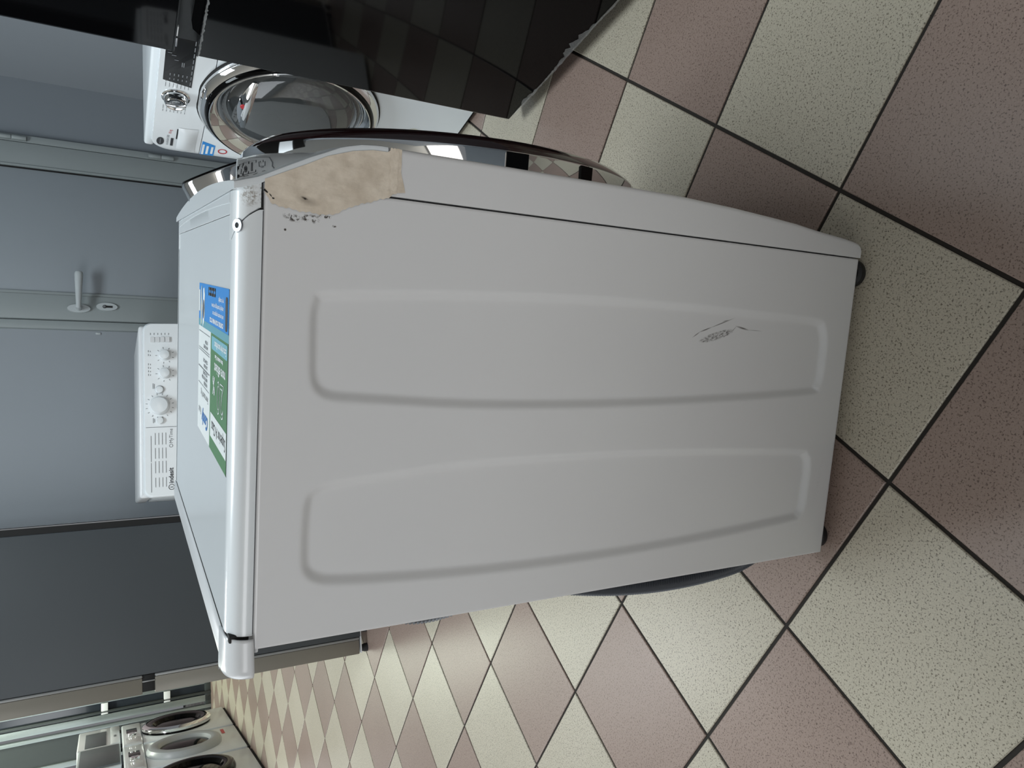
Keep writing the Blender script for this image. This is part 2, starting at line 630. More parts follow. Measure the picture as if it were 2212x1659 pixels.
# ------------------------------------------------------------------ walls, ceiling, door
WK = np.array([0.165, 2.75, 0])        # point of the back wall under the key hole
wall = empty('wall_back', WK, RA, 'grey back wall with an aluminium door in it', kind='structure')
rbox('wall_panel', 0.70, 1.02, 0.0, 0.12, 0, 2.9, 'wall_grey_dark', wall, r=0.0)
rbox('glue_blob', -0.112, -0.104, -0.004, 0.001, 0.974, 0.992, 'handle_grey', wall, r=0.0015)
rbox('wall_panel', -0.862, -0.098, 0.0, 0.12, 0, 2.9, 'wall_grey', wall, r=0.0)
rbox('wall_panel', -0.098, 0.70, 0.0, 0.12, 2.12, 2.9, 'wall_grey', wall, r=0.0)
CORN = WK + EX * 0.962
wr = empty('wall_right', CORN, RA, 'lighter grey side wall behind the row of appliances', kind='structure')
rbox('wall_panel', 0.0, 0.12, -6.0, 0.0, 0, 2.9, 'wall_grey', wr, r=0.0)
wf = empty('shade_blocker', (0, -1.45, 0), 0, 'added unseen low blocker behind the photographer, shading the near floor', kind='structure')  # added out of view, only to shade the floor near the camera
rbox('blocker_panel', -2.6, 3.0, -0.10, 0.0, 0, 0.90, 'wall_grey', wf, r=0.0)
ceil = mesh('ceiling', [(-9, -5, 2.9), (4.5, -5, 2.9), (4.5, 10, 2.9), (-9, 10, 2.9), (-9, -5, 3.0), (4.5, -5, 3.0), (4.5, 10, 3.0), (-9, 10, 3.0)],
            [(0, 1, 2, 3), (4, 5, 6, 7), (0, 1, 5, 4), (1, 2, 6, 5), (2, 3, 7, 6), (3, 0, 4, 7)], 'ceiling_white')
tag(ceil, 'plain white shop ceiling', kind='structure')

door = empty('door_1', WK, RA, 'grey aluminium door with pale lever handle behind the washing machines', kind='structure')
rbox('jamb', 0.672, 0.702, -0.028, 0.10, 0, 2.12, 'frame_grey', door, r=0.003)
rbox('jamb', -0.098, -0.064, -0.022, 0.10, 0, 2.12, 'frame_grey', door, r=0.003)
rbox('head', -0.098, 0.702, -0.022, 0.10, 2.06, 2.12, 'frame_grey', door, r=0.003)
rbox('stile', 0.573, 0.669, -0.030, 0.02, 0.02, 2.05, 'frame_grey', door, r=0.004)
rbox('stile', -0.061, 0.040, -0.030, 0.02, 0.02, 2.05, 'frame_grey', door, r=0.004)
rbox('rail', 0.040, 0.573, -0.030, 0.02, 0.02, 0.14, 'frame_grey', door, r=0.004)
rbox('rail', 0.040, 0.573, -0.030, 0.02, 1.94, 2.05, 'frame_grey', door, r=0.004)
rbox('infill_panel', 0.0405, 0.562, -0.016, 0.006, 0.14, 1.94, 'door_grey', door, r=0.001)
rbox('gasket', 0.562, 0.5735, -0.019, 0.006, 0.14, 1.94, 'gap_black', door, r=0.001)
rbox('glazing_bead', 0.566, 0.5745, -0.034, -0.02, 0.14, 1.94, 'frame_grey', door, r=0.003)
rbox('glazing_bead', 0.0385, 0.054, -0.024, -0.012, 0.14, 1.94, 'frame_grey', door, r=0.004)
for zc in (1.285, 0.745):
    h = empty('hinge', (0.683, -0.036, zc), parent=door)
    for s_ in (-1, 1):
        lathe('knuckle', [(0.0, 0.001), (0.0085, 0.001), (0.0095, 0.003), (0.0095, 0.048), (0.0085, 0.050), (0.0, 0.050)], (0, 0, 0),
              X3, Y3, (0, 0, s_), 'frame_grey', h, n=16)
    rbox('leaf', -0.008, 0.008, 0.0, 0.010, -0.05, 0.05, 'frame_grey', h, r=0.001)
hd = empty('door_handle', (-0.015, -0.030, 1.05), parent=door)
hd['label'] = 'pale grey lever handle'
prism('rosette', [(a * 0.017, b * 0.040) for a, b in arc(0, 0, 1, 0, 2 * PI, 28)[:-1]], (0, 0, 0), X3, Z3, (0, -1, 0), 0.0, 0.009, 'handle_grey', hd, smooth=True)
lathe('neck', [(0.0105, 0.004), (0.010, 0.046), (0.0, 0.050)], (0, 0, 0), X3, Z3, (0, -1, 0), 'handle_grey', hd, n=16)
pth = catmull([(-0.008, -0.044, 0), (0.02, -0.046, 0), (0.06, -0.046, 0.0), (0.10, -0.046, 0.0), (0.135, -0.045, 0.0), (0.142, -0.045, 0)], 6)
tube('lever', pth, np.interp(np.linspace(0, 1, len(pth)), [0, .15, .45, .75, .93, 1], [.010, .0095, .0125, .0155, .012, .003]), 'handle_grey', hd, n=14)
lk = empty('lock', (-0.003, -0.030, 0.952), parent=door)
prism('escutcheon', [(a * 0.0165, b * 0.038) for a, b in arc(0, 0, 1, 0, 2 * PI, 28)[:-1]], (0, 0, 0), X3, Z3, (0, -1, 0), 0.0, 0.008, 'handle_grey', lk, smooth=True)
prism('keyhole', [(a * 0.0068, b * 0.0075 + 0.008) for a, b in arc(0, 0, 1, -0.9, PI + 0.9, 16)] + [(-0.0038, -0.020), (0.0038, -0.020)],
      (0, 0, 0), X3, Z3, (0, -1, 0), 0.003, 0.0095, 'gap_black', lk)
lathe('cylinder_core', [(0.0, 0.0115), (0.0050, 0.0115), (0.0055, 0.009)], (0, 0, 0.009), X3, Z3, (0, -1, 0), 'steel', lk, n=14)

# ------------------------------------------------------------------ main washing machine (stands side-on, front to the right)
W, HT = 0.60, 0.853
wm = empty('washing_machine', (0, 0, 0), 0, 'large white washing machine seen from its side, beige tape on its front corner', 'washing machine',
           'washing machines')
PZ = [.0146, .0177, .0389, .1083, .1563, .2675, .3512, .4237, .52, .60, .68, .711, .729, .744, .763, .776, .792, .819, .834, .856]
PX = [.450, .4551, .4589, .4646, .470, .4768, .4800, .4807, .4807, .4808, .4804, .4805, .4803, .4788, .4738, .4674, .4602, .4462, .4382, .4310]


def prof(z):
    return float(np.interp(z, PZ, PX))


XS = 0.4335
# pressed recesses of the side panel: outlines in (x, z)
E1 = [(.3376, .7703), (.3435, .6835), (.3477, .5794), (.3504, .4592), (.349, .3185), (.3440, .1511), (.3407, .087), (.3310, .0735), (.3135, .0672),
      (.2674, .0664), (.2500, .0722), (.2436, .0865), (.2371, .2217), (.2325, .3774), (.2316, .5106), (.2338, .6256), (.2404, .7258), (.2434, .7623),
      (.2497, .7757), (.2616, .7813), (.2855, .7826), (.3198, .7829), (.3328, .7796)]
E2 = [(.1547, .7634), (.1577, .7407), (.1625, .6832), (.1675, .6211), (.1692, .5049), (.1680, .3697), (.1622, .2102), (.1556, .0946), (.1500, .0780),
      (.1364, .0698), (.0986, .0699), (.0746, .0715), (.0634, .0784), (.0590, .1019), (.0490, .2772), (.0452, .4267), (.0462, .5553), (.0511, .6668),
      (.0576, .7458), (.0618, .7689), (.07, .7799), (.0812, .7834), (.1068, .7838), (.1388, .7823), (.1493, .7765)]


def smooth_poly(P, n=6):
    P = np.array(P)
    Q = np.vstack([P[-2:], P, P[:3]])
    out = catmull(Q, n)
    return out[2 * n: (len(P) + 2) * n]


def sdf(poly, X, Z):
    P = np.asarray(poly)
    Q = np.roll(P, -1, axis=0)
    d = np.full(X.shape, 9.0)
    ins = np.zeros(X.shape, bool)
    for (ax, az), (bx, bz) in zip(P, Q):
        ex, ez = bx - ax, bz - az
        t = np.clip(((X - ax) * ex + (Z - az) * ez) / (ex * ex + ez * ez), 0, 1)
        d = np.minimum(d, np.hypot(X - ax - t * ex, Z - az - t * ez))
        if az != bz:
            c = ((az > Z) != (bz > Z)) & (X < (bx - ax) * (Z - az) / (bz - az) + ax)
            ins ^= c
    return np.where(ins, d, -d)


xs = np.linspace(0.001, XS - 0.001, 200)
zs = np.linspace(0.019, 0.8285, 370)
GX, GZ = np.meshgrid(xs, zs, indexing='ij')
DEP = np.zeros_like(GX)
for E_ in (E1, E2):
    s_ = sdf(smooth_poly(E_, 4), GX, GZ)
    t_ = np.clip((s_ + 0.0058) / 0.0116, 0, 1)
    DEP += (t_ * t_ * (3 - 2 * t_)) * 0.0065
P_ = np.stack([GX, DEP, GZ], -1)
# folded edges all round
P_ = np.concatenate([P_[:1] + [-.001, .0012, 0], P_, P_[-1:] + [.001, .0012, 0]], 0)
P_ = np.concatenate([P_[:1] + [0, .02, 0], P_, P_[-1:] + [0, .02, 0]], 0)
P_ = np.concatenate([P_[:, :1] + [0, .0012, -.001], P_, P_[:, -1:] + [0, .0012, .001]], 1)
P_ = np.concatenate([P_[:, :1] + [0, .02, 0], P_, P_[:, -1:] + [0, .02, 0]], 1)
grid('side_panel', P_, 'enamel_scuffed', wm, smooth='all', flip=False)
rbox('side_panel', 0.0, XS, W - 0.004, W, 0.019, 0.829, 'enamel', wm, r=0.001)
rbox('back_panel', 0.028, 0.031, 0.006, W - 0.006, 0.03, 0.825, 'steel', wm, r=0.0)
rbox('base_tray', 0.01, 0.43, 0.006, W - 0.006, 0.024, 0.032, 'black_plastic', wm, r=0.0)

# front panel: side cheek with curved front edge, bowed front face
def shell(name, zlist, Xf, xs_, r, bow, y0, material, cap_lo=True, cap_hi=True, fold=0.01):
    rows = []
    for z in zlist:
        X = Xf(z)
        row = [(xs_, y0 + fold, z), (xs_, y0, z)]
        for k in range(7):
            t = PI / 2 * k / 6
            row.append((X - r + r * math.sin(t), y0 + r - r * math.cos(t), z))
        nb = 20
        for k in range(1, nb):
            y = y0 + r + (W - 2 * y0 - 2 * r) * k / nb
            u = (y - W / 2) / (W / 2)
            row.append((X + bow * (1 - u * u), y, z))
        for k in range(7):
            t = PI / 2 * (1 - k / 6)
            row.append((X - r + r * math.sin(t), W - y0 - r + r * math.cos(t), z))
        row += [(xs_, W - y0, z), (xs_, W - y0 - fold, z)]
        rows.append(row)
    P = np.array(rows)
    nu, nv = P.shape[:2]
    vs = P.reshape(-1, 3).tolist()
    fs = [(i * nv + j, i * nv + j + 1, (i + 1) * nv + j + 1, (i + 1) * nv + j) for i in range(nu - 1) for j in range(nv - 1)]
    if cap_lo:
        fs.append([j for j in range(nv)])
    if cap_hi:
        fs.append([(nu - 1) * nv + j for j in range(nv)])
    return mesh(name, vs, fs, material, wm, True)


zl = [.0150, .0165, .020, .03, .05, .08, .11, .15, .19, .23, .27, .31, .35, .39, .43, .48, .53, .58, .63, .67, .70, .716]
shell('front_panel', zl, prof, XS + 0.0018, 0.006, 0.008, 0.0, 'enamel', fold=0.012)
zl2 = list(np.linspace(.7165, .8285, 14))
shell('front_cheek', zl2, lambda z: prof(z) - 0.0075, XS - 0.0 + 0.0018 if False else 0.4235, 0.001, 0.0, 0.0003, 'enamel', fold=0.01)
# control panel: rim that follows the slanted front edge
zl3 = list(np.linspace(.7195, .855, 22))
rows = []
for z in zl3:
    X = prof(z)
    row = [(X - .0068, .012, z), (X - .0068, -.0002, z), (X - .003, -.0006, z), (X - .0008, .0004, z), (X, .003, z)]
    for k in range(1, 24):
        y = .003 + (W - .006) * k / 24
        u = (y - W / 2) / (W / 2)
        row.append((X + 0.014 * (1 - u * u), y, z))
    row += [(X, W - .003, z), (X - .0008, W - .0004, z), (X - .003, W + .0006, z), (X - .0068, W + .0002, z), (X - .0068, W - .012, z)]
    rows.append(row)
P = np.array(rows)
nu, nv = P.shape[:2]
fs = [(i * nv + j, i * nv + j + 1, (i + 1) * nv + j + 1, (i + 1) * nv + j) for i in range(nu - 1) for j in range(nv - 1)] + [list(range(nv)), [(nu - 1) * nv + j for j in range(nv)]]
ctrl = mesh('control_panel', P.reshape(-1, 3).tolist(), fs, 'plastic', wm, True)

# display pod that swells out of the control panel
PY0, PY1 = 0.02, 0.25
AZ = [.735, .76, .77, .78, .79, .80, .81, .82, .83, .84, .85, .87]
AA = [0, .0095, .0129, .017, .0203, .024, .0275, .0303, .0318, .0333, .0352, .037]


def pod(y, z, off=0.0):
    t = min(1, max(0, (y - PY0) / (PY1 - PY0)))
    return (prof(z) - 0.003 + float(np.interp(z, AZ, AA)) * math.sin(PI * t) ** 0.8 + off, y, z)


rows = []
for u in list(np.linspace(0, 0.985, 22)) + [0.995, 1.0]:
    row = []
    for k in range(37):
        y = PY0 + (PY1 - PY0) * (0.5 - 0.5 * math.cos(PI * k / 36))
        zt = 0.8495 - 0.15 * (y - 0.03)
        row.append(pod(y, 0.735 + (zt - 0.735) * u, 0 if u < .99 else (-.0005 if u < 1 else -.0016)))
    rows.append(row)
P = np.array(rows)
nu, nv = P.shape[:2]
fs = [(i * nv + j, i * nv + j + 1, (i + 1) * nv + j + 1, (i + 1) * nv + j) for i in range(nu - 1) for j in range(nv - 1)] + [[(nu - 1) * nv + j for j in range(nv)]]
podo = mesh('display_pod', P.reshape(-1, 3).tolist(), fs, 'plastic', wm, True)
fp = lambda a, b: pod(a, b, 0.0005)
# printed icons: framed washer, spiral and thermometer, a garment sign, small captions
q4 = lambda a, b, c_, d: [a, b, c_, d, a]
ic = [q4((.0604, .842), (.0632, .8385), (.0304, .8435), (.0298, .8466)), q4((.0655, .8379), (.0678, .8329), (.0333, .8384), (.0315, .843)),
      q4((.0684, .8325), (.0661, .8265), (.0338, .832), (.0333, .8382))]
ic += [[(.0459 + .0085 * math.cos(t), .8387 + .0010 * math.sin(t) - .0012 * math.cos(t)) for t in np.linspace(0, 2 * PI, 14)],
       [(.0459 + .0040 * math.cos(t), .8387 + .0005 * math.sin(t) - .0006 * math.cos(t)) for t in np.linspace(0, 5.5, 10)]]
ic += [[(.0615, .8305), (.0384, .8340)], [(.0615, .8313), (.0384, .8350)], [(.0615, .8305), (.0615, .8313)], [(.0384, .8340), (.0384, .8350)]]
ic += [[(.056, .8402), (.050, .8412)], [(.046, .8424), (.037, .8440)], [(.040, .8412), (.034, .8430), (.036, .8448)]]
ic += [[(.0569, .8254), (.0431, .8274)], [(.0529, .8206), (.0408, .8228)], [(.0431, .8274), (.0408, .8228)], [(.058, .8242), (.054, .8246)], [(.0590, .8214), (.052, .8224)], [(.0402, .8265), (.0385, .8250), (.0402, .8245)]]
ic += [[(.0290, .8430), (.0294, .8418)], [(.0295, .8408), (.0298, .8390)], [(.0298, .8345), (.0304, .8312)], [(.0304, .8268), (.0298, .8246)]]
strokes('printed_icons', ic, 0.0006, fp, 'print_dark', podo)
strokes('display_groove', [[(.0897, .8336), (.0794, .8242), (.0661, .8145), (.0431, .8156), (.0344, .8174), (.0269, .8167)]], 0.0011, fp, 'print_grey', podo)
polyfill('display_window', [(.0546, .8449), (.0557, .8431), (.0286, .8470), (.0275, .8486)], fp, 'display', podo)

# chrome selector knob on the far half of the slanted control panel
sl = np.array([-0.46, 0, 0.888])      # along the slope, upwards
nn = np.array([0.888, 0, 0.46])
KO = np.array([prof(.812) + 0.013, 0.395, .812])
knob = empty('selector_knob', tuple(KO), 0, parent=wm)
lathe('knob_skirt', [(0.048, -0.010), (0.048, 0.020), (0.0465, 0.023)], (0, 0, 0), Y3, sl, nn, 'chrome', knob, n=56)
lathe('knob_face', [(0.0468, 0.0215), (0.045, 0.0255), (0.030, 0.0265), (0.0, 0.0268)], (0, 0, 0), Y3, sl, nn, 'black_gloss', knob, n=56)

# porthole door: chrome drum ring, dark bevel, domed dark glass
DC = np.array([0.0, 0.30, 0.535])
dr = empty('porthole_door', (0, 0.30, 0.535), 0, parent=wm)
lathe('chrome_ring', [(0.266, 0.462), (0.268, 0.470), (0.268, 0.5015), (0.2668, 0.5035)], (0, 0, 0), Y3, Z3, X3, 'chrome', dr, n=96)
lathe('dark_bevel', [(0.2670, 0.5030), (0.2655, 0.5055), (0.251, 0.516), (0.235, 0.521)], (0, 0, 0), Y3, Z3, X3, 'maroon_gloss', dr, n=96)
lathe('door_glass', [(0.235, 0.5205), (0.17, 0.529), (0.08, 0.535), (0.0, 0.537)], (0, 0, 0), Y3, Z3, X3, 'black_gloss', dr, n=96)
for ang, wd_ in ((174, 0.026), (194.5, 0.019)):
    t = math.radians(ang)
    d_ = np.array([0, math.cos(t), math.sin(t)]); tg = np.array([0, -math.sin(t), math.cos(t)])
    pts = [(-wd_ / 2, -.006), (wd_ / 2, -.006), (wd_ / 2, .0018), (-wd_ / 2, .0018)]
    prism('grip_slot', pts, d_ * 0.268, tg, d_, X3, 0.466, 0.5020, 'black_gloss', dr)

# worktop: plate, rounded trims, front and rear caps
def quarter(s, y_sgn=0, inset=0.0):
    """near rounded edge profile: s 0 (bottom) .. 1 (flush with the plate)"""
    a = s * PI / 2
    ry, rz = 0.0255 - inset, 0.0222 - inset
    e_ = 0.82
    y = 0.0255 - ry * (max(0, math.cos(a)) ** e_)
    z = 0.8308 + rz * (max(0, math.sin(a)) ** e_)
    return y, z


SC = [0, .06, .14, .3, .5, .65, .78, .88, .95, 1.0]
CX_ = [.4101, .4096, .4076, .4037, .3976, .3928, .3885, .385, .3828, .3812]


def cut(s):
    return float(np.interp(s, SC, CX_))


S_ = np.linspace(0, 1, 22)
wt = empty('worktop', (0, 0, 0), 0, parent=wm)
rbox('worktop_plate', 0.012, 0.4053, 0.0255, W - 0.0255, 0.832, 0.8525, 'plastic', wt, r=0.0008, seg=1)
for side in (0, 1):
    my = (lambda y: y) if side == 0 else (lambda y: W - y)
    rows = []
    for x_t in np.linspace(0, 1, 30):
        row = []
        for s in S_:
            y, z = quarter(s)
            x = 0.0148 + (cut(s) - 0.0007 - 0.0148) * x_t
            row.append((x, my(y), z))
        row.append((row[-1][0], row[-1][1] + (0.004 if side == 0 else -0.004), 0.8530))
        rows.append(row)
    # turned-in ends so that the trim reads as a thick moulding
    rows = [[(p[0] + 0.0006, p[1] + (0.002 if side == 0 else -0.002), p[2] - 0.002) for p in rows[0]]] + rows + \
           [[(p[0] - 0.0004, p[1] + (0.002 if side == 0 else -0.002), p[2] - 0.002) for p in rows[-1]]]
    grid('side_trim', rows, 'plastic', wt, smooth=True, flip=(side == 1))
    rows = []
    for x in np.linspace(0.362, 0.424, 12):
        row = []
        for s in S_:
            y, z = quarter(s, inset=0.0016)
            row.append((x, my(y + 0.0004), z - 0.0004))
        rows.append(row)
    grid('trim_gap', rows, 'gap_black', wt, smooth='all', flip=(side == 1))
    rows = []
    for x_t in np.linspace(0, 1, 16):
        row = []
        for s in S_:
            y, z = quarter(s)
            xe = prof(z) - 0.0064
            x = cut(s) + 0.0010 + (xe - cut(s) - 0.0010) * x_t
            lift = 0.0016 * max(0, 1 - s / 0.12)
            row.append((x, my(y), z + lift))
        row.append((row[-1][0], my(0.034), 0.8533))
        row.append((row[-1][0], my(0.034), 0.845))
        rows.append(row)
    rows = [[(p[0] + 0.0004, p[1] + (0.0022 if side == 0 else -0.0022), p[2] - 0.0022) for p in rows[0]]] + rows
    grid('front_corner_cap', rows, 'plastic_worn' if side == 0 else 'plastic', wt, smooth=True, flip=(side == 1))
# flat of the front cap, bowed front, with the raised label-like step the photo shows
rows = []
for x_t in (0, .02, .42, .44, .46, .98, 1.0):
    row = []
    for k in range(25):
        y = .0335 + (W - .067) * k / 24
        u = (y - W / 2) / (W / 2)
        xe = 0.4248 + 0.0135 * (1 - u * u)
        x = 0.4052 + (xe - 0.4052) * x_t
        z = 0.8526 if x_t in (0,) else 0.8532 if x_t < .43 else 0.8527 if x_t < .45 else 0.8534 if x_t < 1 else 0.8526
        row.append((x, y, z))
    rows.append(row)
grid('front_cap_flat', rows, 'plastic', wt, smooth=True)
rbox('rear_trim', -0.0240, 0.0115, 0.036, W - 0.004, 0.832, 0.8545, 'plastic_rear', wt, r=0.006, seg=3)
rbox('rear_groove', 0.0115, 0.0123, 0.034, W - 0.026, 0.848, 0.8531, 'gap_black', wt, r=0.0)
# broken rear corner cap, sitting loose and a little outwards
rows = []
RC = 0.016
for k in range(15):
    x_t = k / 14
    x = 0.0128 + (-0.0315 - 0.0128) * x_t
    dx = max(0.0, (-0.0315 + RC) - x)
    push = RC - math.sqrt(max(0.0, RC * RC - dx * dx))
    row = []
    for s in np.linspace(0, 1, 18):
        y, z = quarter(s)
        row.append((x, y - 0.0030 + push, z - 0.0010 + 0.0035 * (1 - s) * 0 - 0.002 * x_t * (1 - s)))
    row.append((x, 0.036, 0.8537))
    rows.append(row)
cap = grid('rear_corner_cap', rows, 'plastic_rear', wt, smooth=True, label='cracked rear corner cap')
so = cap.modifiers.new('solid', 'SOLIDIFY')
so.thickness = 0.0018
so.offset = -1
rbox('cap_gap', 0.008, 0.0165, 0.003, 0.030, 0.833, 0.8512, 'gap_black', wt, r=0.002)
rbox('cap_clip', -0.004, 0.0030, 0.0012, 0.006, 0.8245, 0.8360, 'plastic_rear', wt, r=0.0012)
rbox('cap_clip', -0.0115, -0.0050, 0.0030, 0.0075, 0.8290, 0.8340, 'gap_black', wt, r=0.001)
# screw in the front corner cap
y_, z_ = quarter(0.62)
SN = np.array([0, -0.52, 0.854])
SU, SV = np.array([1.0, 0, 0]), np.array([0, 0.854, 0.52])
screw = empty('screw', (0.3945, y_, z_), 0, parent=wt)
lathe('screw_head', [(0.0, 0.0003), (0.0022, 0.0003), (0.0025, 0.0011), (0.0058, 0.0011), (0.0064, -0.0002)], (0, 0, 0), SU, SV, SN, 'steel', screw, n=24)
lathe('screw_socket', [(0.0, 0.0005), (0.0022, 0.0005)], (0, 0, 0), SU, SV, SN, 'gap_black', screw, n=6)

# masking tape over the damaged corner
ZL = [.7062, .7087, .7185, .7516, .768, .7752, .8022, .8243, .8300]
XL = [.4560, .4394, .4331, .4215, .4125, .4108, .4119, .4154, .4258]
ZR = [.7062, .7100, .7154, .7198, .7346, .7533, .776, .7938, .8295]
XR = [.4790, .4795, .4790, .4750, .4745, .4708, .4631, .4536, .4360]
rows = []
for i, z in enumerate(np.linspace(.7062, .8300, 70)):
    xl, xr = np.interp(z, ZL, XL), np.interp(z, ZR, XR)
    xl += 0.0006 * math.sin(i * 1.9) + 0.0004 * math.sin(i * 0.7)
    row = []
    for k in range(40):
        t = k / 39
        x = xl + (xr - xl) * t
        wr_ = 0.00035 * (math.sin(x * 420 + z * 90 + 2 * math.sin(z * 120)) + math.sin(z * 310 - x * 170)) * min(1, 6 * t, 6 * (1 - t))
        row.append((x, -0.0012 - wr_ * 0.6, z))
    rows.append(row)
tape = grid('masking_tape', rows, 'masking_tape', wm, smooth='all', flip=True, label='crumpled beige masking tape')
rows = []
for i, z in enumerate(np.linspace(.7045, .7175, 14)):
    row = [(x + 0.0005 * math.sin(i * 2.3 + k), -0.0021 - 0.0003 * math.sin(i + k * 1.3), z + 0.0006 * math.sin(k * 1.1)) for k, x in enumerate(np.linspace(.4375, .4790, 20))]
    rows.append(row)
grid('tape_strip', rows[5:], 'masking_tape', tape, smooth='all', flip=True)
pts = [(.4605, .7105), (.4600, .7065), (.4540, .7050), (.4480, .7030), (.4400, .7010), (.4385, .7105)]
polyfill('tape_tail', pts, frame((0, -0.0009, 0), X3, Z3, Y3), 'masking_tape', tape)

# dark cracked slivers at the upper end of the tape
for pts in ([(.4262, .8312), (.4275, .8300), (.4248, .8272), (.4240, .8278)], [(.4236, .8262), (.4228, .8246), (.4212, .8240), (.4222, .8252)],
            [(.4208, .8236), (.4196, .8232), (.4196, .8216), (.4204, .8218)], [(.4232, .7962), (.4222, .7950), (.4232, .7944)]):
    prism('crack_sliver', pts, (0, 0, 0), X3, Z3, (0, -1, 0), 0.0010, 0.0019, 'gap_black', tape)

# feet
for fx, fy in ((0.414, 0.0165), (0.0195, 0.0225), (0.412, 0.575), (0.018, 0.575)):
    lathe('foot', [(0.0, 0.0), (0.0175, 0.0), (0.0195, 0.003), (0.0195, 0.011), (0.016, 0.015), (0.008, 0.016), (0.008, 0.028)], (fx, fy, 0), X3, Y3, Z3, 'rubber', wm, n=28)

# corrugated drain hose behind the machine
ctl = [(0.020, .08, .76), (0.004, .06, .71), (-.0120, .05, .655), (-.0125, .05, .61), (-.002, .055, .56), (0.004, .055, .51), (-.010, .05, .44), (-.0230, .05, .36),
       (-.0290, .05, .28), (-.0275, .05, .20), (-.018, .05, .13), (0.002, .06, .075), (0.018, .10, .045)]
pth = catmull(ctl, 40)
d_ = np.concatenate([[0], np.cumsum(np.linalg.norm(np.diff(pth, axis=0), axis=1))])
sN = np.arange(0, d_[-1], 0.00105)
pth = np.stack([np.interp(sN, d_, pth[:, i]) for i in range(3)], 1)
rad = 0.0128 + 0.0011 * np.sign(np.sin(sN / 0.0042 * 2 * PI)) * np.abs(np.sin(sN / 0.0042 * 2 * PI)) ** 0.6
tube('drain_hose', pth, rad, 'hose', wm, n=14, label='dark corrugated drain hose')

# advertising label on the worktop: read from the front of the machine
LB = empty('promotional_sticker', (0, 0, 0), 0, parent=wm)
LB['label'] = 'green, white and blue sticker'
LO, LU, LV = (0.338, 0.026, 0.8527), (0, 1, 0), (-1, 0, 0)


def lf(off):
    return frame(LO, LU, LV, Z3, off)


def lrect(name, a0, b0, a1, b1, off, m_):
    return polyfill(name, [(a0, b0), (a1, b0), (a1, b1), (a0, b1)], lf(off), m_, LB)


lrect('sticker_sheet', 0, 0.042, 0.249, 0.175, .00015, 'label_white')
lrect('green_field', 0, 0.048, 0.132, 0.175, .0003, 'label_green')
lrect('blue_field', 0, 0.0, 0.249, 0.042, .0003, 'label_blue')
lrect('teal_band', 0, 0.042, 0.249, 0.050, .0004, 'label_teal')
lrect('white_box', 0.004, 0.1345, 0.124, 0.1605, .0005, 'label_white')
text('lettering', 'Superior A Class', 0.0175, 0.009, 0.1420, lf(.0007), 'print_dark', LB, sx=0.86)
for t_, sz, a in (('20', 0.047, 0.026), ('%', 0.026, 0.090)):
    text('lettering', t_, sz, a, 0.094, lf(.0006), 'print_white', LB, sx=1.05, bold=0.0006)
    text('lettering', t_, sz, a, 0.094, lf(.0008), 'label_green', LB, sx=1.05, bold=-0.0007)
text('lettering', 'more efficient', 0.0150, 0.016, 0.0785, lf(.0006), 'print_white', LB, sx=0.95, bold=0.0003)
text('lettering', 'than a standard A Class', 0.0062, 0.034, 0.0700, lf(.0006), 'print_white', LB, sx=1.0, bold=0.0002)
polyfill('pale_box', rrect(0.006, 0.0525, 0.122, 0.0665, 0.003), lf(.0005), 'label_pale', LB)
text('lettering', 'Extra drying auto efficient', 0.0095, 0.012, 0.0565, lf(.0007), 'print_white', LB, sx=0.86, bold=0.0002)
text('lettering', 'Candy', 0.021, 0.146, 0.1480, lf(.0006), 'brand_blue', LB, shear=0.3, bold=0.0006)
text('lettering', 'Rapid', 0.011, 0.212, 0.1470, lf(.0006), 'print_grey', LB)
text('lettering', 'Smart touch 9 kg', 0.0100, 0.146, 0.1245, lf(.0006), 'print_dark', LB)
ln = []
for k, (b0, rows_) in enumerate(((0.098, ('INVERTER', 'MOTOR SYSTEM', 'ECO POWER')), (0.078, ('EASY IRON', 'STEAM CARE')), (0.056, ('MIX POWER', 'SYSTEM')))):
    ln += [[(0.140, b0 + 0.0195), (0.243, b0 + 0.0195)], [(0.140, b0), (0.243, b0)]]
    for q, t_ in enumerate(rows_):
        text('lettering', t_, 0.0052, 0.158, b0 + 0.0130 - q * 0.0058, lf(.0006), 'print_grey', LB, sx=1.3, bold=0.0002)
strokes('ruled_lines', ln, 0.0006, lf(.0006), 'print_grey', LB)
polyfill('phone_picture', rrect(0.010, 0.008, 0.024, 0.040, 0.004), lf(.0006), 'print_dark', LB)
for q, (t_, a) in enumerate((('CONTROL YOUR WASH CYCLE', 0.036), ('and use extra programs too', 0.036), ('simply by touching your phone', 0.036), ('try it tonight', 0.036))):
    text('lettering', t_, 0.0064, a, 0.0345 - q * 0.0078, lf(.0006), 'print_white', LB, sx=1.15, bold=0.0003 if q == 0 else 0.0001)
strokes('app_badges', [rect(0.100, 0.004, 0.117, 0.010), rect(0.119, 0.004, 0.136, 0.010), rect(0.138, 0.004, 0.155, 0.010)], 0.003, lf(.0006), 'print_dark', LB)
polyfill('white_tag', [(0.236, 0.008), (0.247, 0.008), (0.247, 0.033), (0.236, 0.033)], lf(.0006), 'label_white', LB)
polyfill('figure_picture', [(0.196, 0.044), (0.206, 0.050), (0.210, 0.034), (0.214, 0.026), (0.207, 0.018), (0.206, 0.006), (0.197, 0.004), (0.190, 0.012), (0.193, 0.024), (0.190, 0.034)],
         lf(.0006), 'print_white', LB)
polyfill('drum_picture', [(0.2005 + 0.006 * a, 0.029 + 0.011 * b) for a, b in arc(0, 0, 1, 0, 2 * PI, 18)[:-1]], lf(.0008), 'print_dark', LB)
polyfill('figure_picture', [(0.218, 0.046), (0.227, 0.050), (0.229, 0.030), (0.226, 0.006), (0.221, 0.002), (0.217, 0.020)], lf(.0006), 'label_cream', LB)

